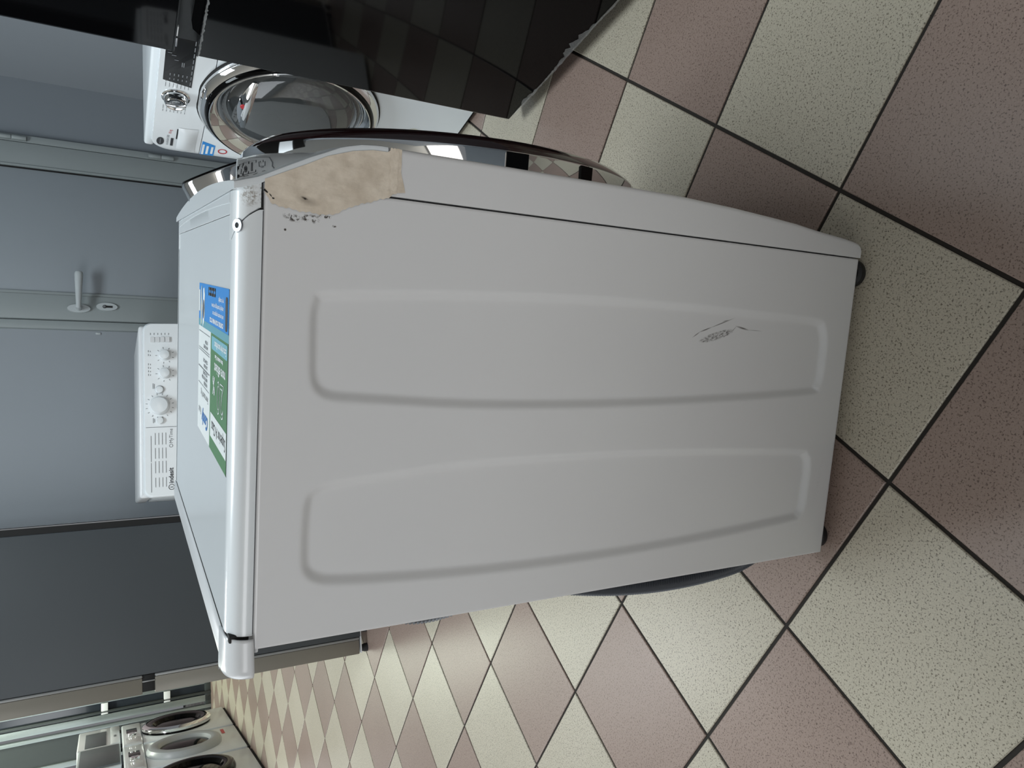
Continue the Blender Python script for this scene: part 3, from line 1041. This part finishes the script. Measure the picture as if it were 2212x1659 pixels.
# ------------------------------------------------------------------ white washing machine with the chrome porthole (right, behind)
BA = math.atan2(-0.915, 0.404)
wb = empty('washing_machine', (0.685, 1.735, 0), BA, 'white washing machine with chrome porthole and black display, facing us behind the black fridge', 'washing machine',
           'washing machines')
# local frame: x along the front (left to right), y into the depth, z up
rbox('body', 0.004, 0.596, 0.03, 0.54, 0.018, 0.83, 'enamel_cool', wb, r=0.004)
FPO = rrect(0.0, 0.015, 0.60, 0.838, 0.05)
FPO = [(a, b) for a, b in rrect(0.0, 0.015, 0.60, 0.838, 0.045, 8)]
FPO = [(a, b if b > 0.2 else (0.015 if b < 0.05 else b)) for a, b in FPO]


def bowed_front(name, pts_z, bowf, material, parent, nx=40, x0=0.0, x1=0.6, depth=0.035):
    """front face bowed in plan and slightly in height, with rounded upper corners"""
    rows = []
    for z in pts_z:
        r = 0.055
        dz = max(0, z - (0.84 - r))
        sh = r - math.sqrt(max(0, r * r - dz * dz)) if dz > 0 else 0
        a0, a1 = x0 + sh * 0.9, x1 - sh * 0.9
        row = [(a0, depth, z)]
        for k in range(nx + 1):
            t = k / nx
            a = a0 + (a1 - a0) * t
            u = abs(2 * t - 1)
            edge = 0.012 * max(0, (u - 0.93) / 0.07) ** 2
            row.append((a, -bowf(a, z) + edge, z))
        row.append((a1, depth, z))
        rows.append(row)
    P = np.array(rows)
    nu, nv = P.shape[:2]
    fs = [(i * nv + j, i * nv + j + 1, (i + 1) * nv + j + 1, (i + 1) * nv + j) for i in range(nu - 1) for j in range(nv - 1)]
    fs += [list(range(nv)), [(nu - 1) * nv + j for j in range(nv)]]
    return mesh(name, P.reshape(-1, 3).tolist(), fs, material, parent, True)


BBOW = lambda a, z: 0.012 * (1 - ((a - 0.3) / 0.3) ** 2) * (0.4 if z < 0.7 else 0.4 + 0.6 * min(1, (z - 0.7) / 0.06))
bowed_front('front_panel', [.016, .02, .1, .3, .5, .6, .66, .712, .7125], BBOW, 'enamel_cool', wb)
fas = bowed_front('control_panel', [.7145, .7155, .73, .76, .79, .80, .81, .82, .828, .834, .8375, .8395], BBOW, 'plastic', wb)
rbox('worktop', 0.004, 0.596, 0.012, 0.56, 0.832, 0.858, 'plastic', wb, r=0.008, seg=3)
bf = lambda off: (lambda a, b: (a, -BBOW(a, b) - off, b))
# display, print and dial
dsp = polyfill('display', [(0.335 + 0.24 * t, 0.762) for t in np.linspace(0, 1, 9)] + [(0.575 - 0.225 * t, 0.829) for t in np.linspace(0, 1, 9)], bf(.0008), 'display', wb)
tk = []
for k in range(5):
    tk += [[(0.372, 0.776 + 0.0095 * k), (0.379, 0.776 + 0.0095 * k)], [(0.356, 0.776 + 0.0095 * k), (0.361, 0.776 + 0.0095 * k)]]
for k in range(10):
    tk += [[(0.345 + 0.021 * k, 0.7665), (0.357 + 0.021 * k, 0.7665)]]
tk += [[(0.410, 0.786), (0.424, 0.786)], [(0.410, 0.790), (0.424, 0.790)], [(0.43, 0.800), (0.43, 0.807)], [(0.445, 0.806), (0.445, 0.814)], [(0.452, 0.816), (0.452, 0.823)]]
strokes('display_symbols', tk, 0.0022, bf(.0014), 'print_grey', dsp)
KB = (0.285, -BBOW(0.285, 0.795), 0.795)
kb = empty('selector_knob', KB, 0, parent=wb)
lathe('knob_ring', [(0.034, -0.002), (0.034, 0.002), (0.0305, 0.004), (0.0300, 0.002)], (0, 0, 0), X3, Z3, (0, -1, 0), 'chrome', kb, n=40)
lathe('knob_body', [(0.0285, 0.0), (0.0275, 0.018), (0.024, 0.0235), (0.021, 0.0215), (0.012, 0.0215), (0.0, 0.0215)], (0, 0, 0), X3, Z3, (0, -1, 0), 'chrome', kb, n=40)
rbox('knob_grip', -0.004, 0.004, -0.029, -0.018, -0.024, 0.024, 'chrome', kb, r=0.002)
tk = []
for side in (-1, 1):
    for k in range(7):
        z = 0.769 + 0.0088 * k
        tk += [[(0.285 + side * 0.040, z), (0.285 + side * 0.055, z)], [(0.285 + side * 0.060, z), (0.285 + side * 0.068, z)]]
strokes('dial_marks', tk, 0.0013, bf(.0007), 'print_grey', fas)
# badge, captions and drawer
polyfill('badge', [(0.062 + 0.021 * a, 0.819 + 0.0095 * b) for a, b in arc(0, 0, 1, 0, 2 * PI, 24)[:-1]], bf(.0010), 'print_dark', wb)
strokes('badge_lettering', [[(0.049, 0.819), (0.075, 0.819)]], 0.0022, bf(.0014), 'print_grey', wb)
text('caption', 'H-WASH 500', 0.0095, 0.046, 0.7975, bf(.0008), 'print_grey', fas)
strokes('caption_bar', [[(0.047, 0.7895), (0.083, 0.7895)]], 0.0070, bf(.0008), 'print_dark', fas)
text('caption', '10 kg', 0.0100, 0.108, 0.7935, bf(.0008), 'label_red', fas)
dw = empty('detergent_drawer', (0, 0, 0), 0, parent=wb)
prism('drawer_lip', [(0.088, 0.7805), (0.142, 0.7805), (0.142, 0.7775), (0.088, 0.7775)], (0, 0, 0), X3, Z3, (0, -1, 0), -0.004, 0.0085, 'gap_black', dw)
rows = []
for t in np.linspace(0, 1, 10):
    z = 0.777 - 0.050 * t
    rows.append([(a, -BBOW(a, z) - 0.0009 - 0.0085 * math.sin(PI * (0.15 + 0.85 * t)) * math.sin(PI * u) ** 0.5, z) for u, a in ((q, 0.022 + 0.124 * q) for q in np.linspace(0, 1, 14))])
grid('drawer_front', rows, 'plastic', dw, smooth='all', flip=True)
# blue feature sticker on the left edge below the drawer
polyfill('blue_sticker', [(0.016, 0.674), (0.074, 0.674), (0.090, 0.7105), (0.016, 0.7105)], bf(.0006), 'label_blue', wb)
strokes('sticker_print', [[(0.022, 0.7055), (0.070, 0.7055)], [(0.026, 0.694), (0.064, 0.694)], [(0.030, 0.681), (0.062, 0.681)]], 0.0062, bf(.0010), 'print_white', wb)
lathe('round_sticker', [(0.0095, 0), (0.0130, 0)], (0.048, -BBOW(.048, .652) - .001, 0.652), X3, Z3, (0, -1, 0), 'label_red', wb, n=24)
# oval label low on the front
polyfill('oval_label', [(0.285 + 0.042 * a, 0.150 + 0.028 * b) for a, b in arc(0, 0, 1, 0, 2 * PI, 28)[:-1]], bf(.0006), 'label_cream', wb)
polyfill('red_corner', [(0.263, 0.166), (0.286, 0.170), (0.292, 0.158), (0.268, 0.155)], bf(.0010), 'label_red', wb)
text('label_lettering', 'of the year', 0.011, 0.268, 0.139, bf(.0010), 'label_red', wb, shear=0.3)
rbox('kick_strip', 0.01, 0.59, 0.006, 0.03, 0.004, 0.0155, 'gap_black', wb, r=0.001)
for fx in (0.05, 0.55):
    for fy in (0.06, 0.5):
        lathe('foot', [(0.0, 0.0), (0.02, 0.0), (0.02, 0.012), (0.01, 0.02)], (fx, fy, 0), X3, Y3, Z3, 'rubber', wb, n=18)

# porthole: flat-topped outer bezel, chrome ring, glass bowl, gasket, drum
pd = empty('porthole_door', (0.300, -0.006, 0.505), 0, parent=wb)
NF = (0, -1, 0)


def dring(R, top, n=96):
    pts = []
    for k in range(n):
        t = 2 * PI * k / n
        x, z = R * math.cos(t), R * math.sin(t)
        if z > top:
            z = top + (z - top) * 0.06
        pts.append((x, z))
    return pts


def loft(name, rings, material, parent, cap=False):
    """rings: list of (points (x, z), height towards the viewer)"""
    n = len(rings[0][0])
    vs, fs = [], []
    for pts, h in rings:
        vs += [(x, -h, z) for x, z in pts]
    for r in range(len(rings) - 1):
        for k in range(n):
            fs.append((r * n + k, r * n + (k + 1) % n, (r + 1) * n + (k + 1) % n, (r + 1) * n + k))
    if cap:
        fs.append([(len(rings) - 1) * n + k for k in range(n)])
    return mesh(name, vs, fs, material, parent, True)


loft('bezel_gap', [(dring(.2425, .2390), 0.0), (dring(.2425, .2390), 0.004), (dring(.236, .233), 0.004)], 'gap_black', pd)
loft('bezel', [(dring(.239, .2360), 0.0), (dring(.239, .2360), 0.010), (dring(.236, .2335), 0.018), (dring(.228, .227), 0.026), (dring(.2225, .2225), 0.029)], 'chrome', pd)
lathe('dark_band', [(0.2235, 0.027), (0.221, 0.034), (0.216, 0.039), (0.213, 0.0395)], (0, 0, 0), X3, Z3, NF, 'black_gloss', pd, n=96)
lathe('chrome_cone', [(0.2135, 0.0385), (0.2105, 0.041), (0.204, 0.037), (0.190, 0.024), (0.179, 0.010), (0.176, 0.004)], (0, 0, 0), X3, Z3, NF, 'chrome', pd, n=96)
lathe('door_glass', [(0.177, 0.006), (0.172, 0.013), (0.150, 0.022), (0.10, 0.028), (0.05, 0.030), (0.0, 0.0305)], (0, 0, 0), X3, Z3, NF, 'tinted_glass', pd, n=72)
lathe('glass_bowl', [(0.176, 0.003), (0.165, -0.02), (0.150, -0.06), (0.135, -0.085), (0.08, -0.10), (0.0, -0.105)], (0, 0, 0), X3, Z3, NF, 'gasket', pd, n=72)
lathe('red_disc', [(0.0, 0.0325), (0.009, 0.0322), (0.010, 0.0300)], (0.030, 0, 0.130), X3, Z3, NF, 'label_red', pd, n=20)  # small red disc on the door glass
rows = []
for t in np.linspace(0, 1, 16):
    x = -0.11 + 0.20 * t
    zc = 0.125 - 0.9 * (x + 0.01) ** 2
    rows.append([(x + 0.035, -(0.0235 + 0.010 * math.sin(PI * t) * math.sin(PI * u)), zc + 0.040 * (u - 0.5) * (0.35 + 0.65 * math.sin(PI * t))) for u in np.linspace(0, 1, 6)])
grid('grip_plate', rows, 'chrome', pd, smooth='all')

# ------------------------------------------------------------------ black glossy fridge (right edge of the upright view)
KA = math.atan2(-0.938, 0.348)
kf = empty('refrigerator', (0.789, 1.046, 0), KA, 'tall glossy black fridge with a recessed handle gap and peeling film along its bottom', 'refrigerator', 'refrigerators')
DT = 0.062
rbox('body', 0.006, 0.594, DT + 0.006, 0.64, 0.03, 1.86, 'black_plastic', kf, r=0.004)
vert_edges = lambda a, b: abs(a.z - b.z) > 0.1
rbox('lower_door', 0.0, 0.60, 0.0, DT, 0.046, 0.784, 'black_gloss', kf, r=0.012, seg=5, edges=vert_edges)
rbox('upper_door', 0.0, 0.60, 0.0, DT, 0.834, 1.86, 'black_gloss', kf, r=0.012, seg=5, edges=vert_edges)
hr = empty('handle_recess', (0, 0, 0), 0, parent=kf)
rbox('recess_back', 0.012, 0.59, 0.030, 0.060, 0.783, 0.835, 'black_plastic', hr, r=0.001)
rbox('recess_lip', 0.002, 0.598, 0.002, 0.010, 0.7835, 0.7875, 'black_gloss', hr, r=0.0015)
rbox('recess_lip', 0.002, 0.598, 0.002, 0.012, 0.8290, 0.8345, 'black_gloss', hr, r=0.0015)
rbox('white_clip', 0.052, 0.082, 0.004, 0.010, 0.8265, 0.8305, 'print_white', hr, r=0.001)
rbox('clear_clip', 0.018, 0.046, 0.004, 0.012, 0.8255, 0.8300, 'steel', hr, r=0.001)
prism('handle_scoop', [(0.06, 0.787), (0.59, 0.787), (0.59, 0.800), (0.10, 0.8055), (0.075, 0.801)], (0, 0, 0), X3, Z3, Y3, 0.012, 0.031, 'black_gloss', hr)


def ragged(name, a0, a1, z0, hfun, y, parent, n=60, seed=1):
    r_ = np.random.default_rng(seed)
    rows = []
    for k in range(n + 1):
        a = a0 + (a1 - a0) * k / n
        h = max(0.0008, hfun(k / n) * (0.55 + 0.9 * r_.random()))
        rows.append([(a, y - 0.0015 * r_.random(), z0 - 0.004 + 0.003 * r_.random()), (a + 0.002 * r_.random(), y - 0.0005, z0 + h * 0.5), (a + 0.004 * (r_.random() - .5), y - 0.002 * r_.random(), z0 + h)])
    return grid(name, rows, 'film', parent, smooth=False)


ragged('plastic_film', 0.03, 0.598, 0.0455, lambda t: 0.002 + 0.013 * math.exp(-((t - 0.52) / 0.11) ** 2) + 0.006 * math.exp(-((t - 0.13) / 0.06) ** 2), -0.001, kf, 70, 3)
ragged('plastic_film', 0.004, 0.20, 0.7845, lambda t: 0.002, -0.001, kf, 40, 4)
for fx in (0.06, 0.54):
    for fy in (0.10, 0.56):
        lathe('foot', [(0.0, 0.0), (0.018, 0.0), (0.018, 0.02), (0.01, 0.034)], (fx, fy, 0), X3, Y3, Z3, 'rubber', kf, n=16)

# ------------------------------------------------------------------ white washing machine with dials, behind the big one
iw = empty('washing_machine', (-0.401, 1.883, 0), RA, 'white washing machine with round dials, only its control panel showing above the big one', 'washing machine', 'washing machines')
IW = 0.596
rbox('body', 0.004, IW - 0.004, 0.03, 0.47, 0.018, 0.815, 'enamel_cool', iw, r=0.004)
rbox('front_panel', 0.0, IW, 0.0, 0.04, 0.016, 0.712, 'enamel_cool', iw, r=0.006)
# fascia leans back a little; rounded upper corners
FT, FB = 0.846, 0.715


def fy(z):
    return -0.012 + 0.020 * (z - FB) / (FT - FB)


pts = rrect(0.002, FB, IW - 0.002, FT, 0.026, 8)
vs = [(a, fy(b), b) for a, b in pts] + [(a + (0.006 if a < .1 else -0.006 if a > .5 else 0), fy(b) - 0.004 + 0.004, b) for a, b in pts]
n_ = len(pts)
cx_, cz_ = IW / 2, (FT + FB) / 2
inner = [(cx_ + (a - cx_) * 0.982, cz_ + (b - cz_) * 0.93) for a, b in pts]
vs = [(a, 0.045, b) for a, b in pts] + [(a, fy(b) + 0.004, b) for a, b in pts] + [(a, fy(b) - 0.004, b) for a, b in inner]
fs = [(r * n_ + k, r * n_ + (k + 1) % n_, (r + 1) * n_ + (k + 1) % n_, (r + 1) * n_ + k) for r in (0, 1) for k in range(n_)]
fs += [[2 * n_ + k for k in range(n_)], list(range(n_))]
fi = mesh('control_panel', vs, fs, 'plastic', iw, True)
rbox('worktop', 0.004, IW - 0.004, 0.040, 0.50, 0.818, 0.858, 'plastic_rear', iw, r=0.010, seg=3)
fo = lambda off: (lambda a, b: (a, fy(b) - 0.0042 - off, b))
IN = np.array([0, -1, 0.15]); IN = IN / np.linalg.norm(IN); IVV = np.array([0, 0.15, 1]); IVV = IVV / np.linalg.norm(IVV)


def dial(name, a, b, R, h, parent):
    lathe(name, [(R, 0.0), (R * 0.96, h * 0.7), (R * 0.82, h), (R * 0.4, h * 1.08), (0.0, h * 1.1)], fo(0)(a, b), X3, IVV, IN, 'plastic', parent, n=32)


dial('programme_dial', 0.306, 0.797, 0.031, 0.022, iw)
dial('small_dial', 0.416, 0.780, 0.018, 0.018, iw)
dial('small_dial', 0.479, 0.780, 0.018, 0.018, iw)
dial('start_button', 0.361, 0.797, 0.0125, 0.006, iw)
dial('power_button', 0.256, 0.797, 0.0125, 0.007, iw)
lathe('button_rim', [(0.0125, 0.0005), (0.0140, 0.0015), (0.0145, 0.0)], fo(0)(0.361, 0.797), X3, IVV, IN, 'chrome', iw, n=28)
for k in range(4):
    z0 = 0.765 + 0.0155 * k
    o = polyfill('option_button', rrect(0.524, z0, 0.542, z0 + 0.0125, 0.002, 3), fo(.0024), 'plastic_rear', iw)
    s2 = o.modifiers.new('solid', 'SOLIDIFY'); s2.thickness = 0.0025; s2.offset = 1
tk = []
for cx0, cz0, R in ((0.306, 0.797, 0.038), (0.416, 0.780, 0.024), (0.479, 0.780, 0.024)):
    for k in range(16 if R > .03 else 9):
        t = 2 * PI * k / (16 if R > .03 else 9) + 0.2
        tk.append([(cx0 + R * math.cos(t), cz0 + R * math.sin(t)), (cx0 + (R + 0.004) * math.cos(t), cz0 + (R + 0.004) * math.sin(t))])
for k in range(6):
    tk.append([(0.551, 0.768 + 0.011 * k), (0.556, 0.768 + 0.011 * k)])
for a in (0.478, 0.491, 0.410, 0.422, 0.434, 0.446):
    tk += [[(a, 0.824), (a + 0.003, 0.824)], [(a, 0.830), (a + 0.005, 0.830)]]
tk += [[(0.365, 0.817), (0.382, 0.817)], [(0.365, 0.813), (0.380, 0.813)], [(0.249, 0.817), (0.264, 0.817)], [(0.251, 0.813), (0.262, 0.813)]]
tk += [[(0.234, 0.728), (0.234, 0.838)]]
strokes('dial_marks', tk, 0.0016, fo(.0006), 'print_grey', fi)
tk = [[(0.020, 0.8245), (0.115, 0.8245)], [(0.120, 0.8245), (0.205, 0.8245)]]
for r_ in range(4):
    z = 0.812 - 0.0105 * r_
    for a in (0.036, 0.082, 0.130, 0.176):
        tk.append([(a, z), (a + 0.030 + 0.008 * ((r_ * 3 + int(a * 100)) % 3) / 2, z)])
strokes('programme_list', tk, 0.0014, fo(.0006), 'print_grey', fi)
strokes('logo_ring', [arc(0.033, 0.765, 0.0085, 0, 2 * PI, 24)], 0.0016, fo(.0006), 'print_dark', fi)
text('logo_lettering', 'i', 0.013, 0.0312, 0.7605, fo(.0006), 'print_dark', fi, bold=0.0005)
text('logo_lettering', 'indesit', 0.0195, 0.045, 0.7595, fo(.0006), 'print_dark', fi, sx=1.0, bold=0.0004)
text('caption', 'MyTime', 0.0150, 0.178, 0.7600, fo(.0006), 'print_grey', fi)
strokes('caption', [arc(0.170, 0.765, 0.005, 0, 2 * PI, 14)], 0.0012, fo(.0006), 'print_grey', fi)
for fx in (0.05, 0.54):
    for fy_ in (0.06, 0.42):
        lathe('foot', [(0.0, 0.0), (0.02, 0.0), (0.02, 0.012), (0.01, 0.02)], (fx, fy_, 0), X3, Y3, Z3, 'rubber', iw, n=16)

# ------------------------------------------------------------------ dark grey fridge, its side towards us
DP = np.array([-1.139, 2.056, 0])
df = empty('refrigerator', tuple(DP), RA, 'tall dark grey fridge-freezer with its flat side towards us, left of the dials', 'refrigerator', 'refrigerators')
rbox('body', 0.030, 0.563, 0.0, 0.60, 0.034, 1.86, 'fridge_dark', df, r=0.004, seg=2)
rbox('back_grille', 0.563, 0.586, 0.004, 0.596, 0.05, 1.84, 'gap_black', df, r=0.0)
for nm, z0, z1 in (('lower_door', 0.040, 0.801), ('upper_door', 0.841, 1.86)):
    d_o = rbox(nm, -0.038, 0.0185, 0.003, 0.597, z0, z1, 'fridge_door', df, r=0.004, seg=2)
    rbox('edge_band', 0.0186, 0.0285, -0.0005, 0.600, z0, z1, 'fridge_edge', d_o, r=0.004, seg=3)
rbox('handle_gap', -0.030, 0.0280, 0.006, 0.594, 0.800, 0.842, 'gap_black', df, r=0.001)
rbox('hinge_plate', 0.004, 0.0085, 0.0015, 0.02, 0.800, 0.842, 'fridge_edge', df, r=0.001)
rbox('bottom_plate', -0.035, 0.56, 0.004, 0.59, 0.030, 0.0345, 'plastic_rear', df, r=0.001)
for fx in (-0.02, 0.06, 0.53):
    for fy_ in (0.03, 0.56):
        lathe('foot', [(0.0, 0.0), (0.017, 0.0), (0.017, 0.012), (0.010, 0.032)], (fx, fy_, 0), X3, Y3, Z3, 'rubber', df, n=16)

# ------------------------------------------------------------------ shop front far left
sf = empty('window_1', (-4.14, 7.0, 0), RA, 'aluminium framed shop front with dark panes at the far end', kind='structure')


def sp(x0, x1, z0, z1, material, nm, y0=-0.03, y1=0.03, r=0.004):
    return rbox(nm, x0, x1, y0, y1, z0, z1, material, sf, r=r)


sp(-0.02, 0.045, 0.0, 2.6, 'alu', 'post')
sp(0.060, 0.085, 0.0, 2.6, 'alu_dark', 'post', -0.05, 0.0)
sp(-0.085, -0.050, 0.0, 2.6, 'alu', 'post', -0.045, 0.02)
sp(0.155, 0.205, 0.06, 2.6, 'alu', 'post')
sp(0.36, 0.40, 0.0, 2.6, 'tint_pink', 'post', 0.0, 0.04)
for x0, x1, mt in ((0.045, 0.155, 'dark_pane'), (0.205, 0.36, 'dark_pane_clear'), (0.40, 1.5, 'tint_pink'), (-0.32, -0.085, 'alu_dark'), (-0.75, -0.37, 'dark_pane'), (-5.2, -0.79, 'dark_pane_clear')):
    sp(x0, x1, 0.06, 2.6, mt, 'pane', -0.006, 0.006, 0.0)
sp(-0.37, -0.32, 0.0, 2.6, 'alu', 'post')
sp(-0.79, -0.75, 0.0, 2.6, 'alu_dark', 'post')
for xp in (-2.0, -3.2, -4.4):
    sp(xp - 0.02, xp + 0.02, 0.0, 2.6, 'alu_dark', 'post')
sp(-5.2, 1.5, 0.0, 0.06, 'alu_dark', 'bottom_rail')
sp(-5.2, 1.5, 2.6, 2.9, 'alu_dark', 'top_rail')
for zc in (0.42, 0.98):
    sp(0.05, 0.155, zc - 0.03, zc + 0.03, 'print_white', 'bracket', -0.05, -0.03, 0.003)
sp(-0.34, -0.24, 0.90, 0.96, 'alu', 'bracket', -0.05, -0.03, 0.003)

# ------------------------------------------------------------------ washing machines far left
FP = np.array([-3.684, 6.027, 0])
LBL = ('white washing machine with black porthole at the far end of the distant row',
       'white washing machine with silver-white porthole, middle of the distant row',
       'white washing machine with black porthole nearest us in the distant row')


def far_washer(k):
    s0 = 0.745 * k
    o = FP - EY * s0
    t = empty('washing_machine', tuple(o), RA - PI / 2 + PI, LBL[k], 'washing machine', 'washing machines')
    # local x runs along the row towards us (front faces local +y after the turn below)
    t.rotation_euler = (0, 0, RA + PI / 2)
    # local: x = EY (away from us), y = -EX (into the depth), so the front is y = 0 and the machine spans x -0.69..0
    rbox('body', -0.690, -0.004, 0.02, 0.62, 0.03, 0.84, 'enamel_cool', t, r=0.008)
    rbox('front_panel', -0.692, -0.002, 0.0, 0.03, 0.02, 0.70, 'enamel_cool', t, r=0.006)
    rbox('control_panel', -0.692, -0.002, -0.012, 0.03, 0.704, 0.848, 'plastic', t, r=0.012, seg=3)
    rbox('display', -0.33, -0.19, -0.0135, -0.011, 0.735, 0.815, 'display', t, r=0.001)
    rbox('drawer', -0.66, -0.50, -0.0150, -0.011, 0.725, 0.825, 'plastic_rear', t, r=0.002)
    lathe('dial', [(0.033, 0.0), (0.031, 0.02), (0.0, 0.023)], (-0.42, -0.012, 0.775), X3, Z3, NF, 'chrome', t, n=20)
    rbox('kick_gap', -0.685, -0.01, 0.012, 0.04, 0.0, 0.021, 'gap_black', t, r=0.0)
    p = empty('porthole_door', (-0.35, 0.0, 0.43), 0, parent=t)
    ring = ('black_gloss', 'handle_grey', 'black_gloss')[k]
    lathe('door_ring', [(0.268, 0.0), (0.268, 0.020), (0.255, 0.045), (0.225, 0.056), (0.19, 0.045), (0.175, 0.02)], (0, 0, 0), X3, Z3, NF, ring, p, n=48)
    lathe('door_glass', [(0.178, 0.02), (0.12, 0.032), (0.0, 0.036)], (0, 0, 0), X3, Z3, NF, 'black_gloss', p, n=40)
    if k == 0:
        lathe('grip', [(0.272, 0.018), (0.272, 0.040), (0.258, 0.052), (0.240, 0.056)], (0, 0, 0), X3, Z3, NF, 'chrome', p, n=48)
    if k == 1:
        polyfill('orange_label', [(-0.20, 0.115), (-0.06, 0.115), (-0.06, 0.140), (-0.20, 0.140)], frame((0, -0.001, 0), X3, Z3, Y3), 'label_red', t)
    return t


for k in range(3):
    far_washer(k)
mo = empty('microwave_oven', tuple(FP + EY * 0.22 - EX * 0.03 + np.array([0, 0, 0.848])), RA + PI / 2, 'small white microwave oven standing on the far washing machines beside a grey one', 'microwave')
rbox('body', -0.62, 0.0, 0.0, 0.36, 0.012, 0.325, 'plastic_rear', mo, r=0.012, seg=3)
rbox('window', -0.60, -0.13, -0.004, 0.004, 0.115, 0.270, 'oven_grey', mo, r=0.002)
rbox('button_panel', -0.61, -0.02, -0.005, 0.004, 0.016, 0.082, 'plastic', mo, r=0.003)
rbox('button', -0.40, -0.34, -0.008, -0.004, 0.040, 0.060, 'print_grey', mo, r=0.001)
mg = empty('microwave_oven', tuple(FP - EY * 0.415 - EX * 0.03 + np.array([0, 0, 0.848])), RA + PI / 2, 'grey metallic microwave oven on the far washing machines, cut by the picture edge', 'microwave')
rbox('body', -0.62, 0.0, 0.004, 0.38, 0.012, 0.315, 'handle_grey', mg, r=0.010, seg=3)
rbox('oven_door', -0.60, -0.035, -0.008, 0.006, 0.020, 0.298, 'oven_grey', mg, r=0.006)
for t, w_, in ((mo, 0.62), (mg, 0.62)):
    for fx in (-0.56, -0.06):
        for fy_ in (0.04, 0.32):
            lathe('foot', [(0.0, 0.0), (0.015, 0.0), (0.015, 0.016)], (fx, fy_, 0), X3, Y3, Z3, 'rubber', t, n=10)
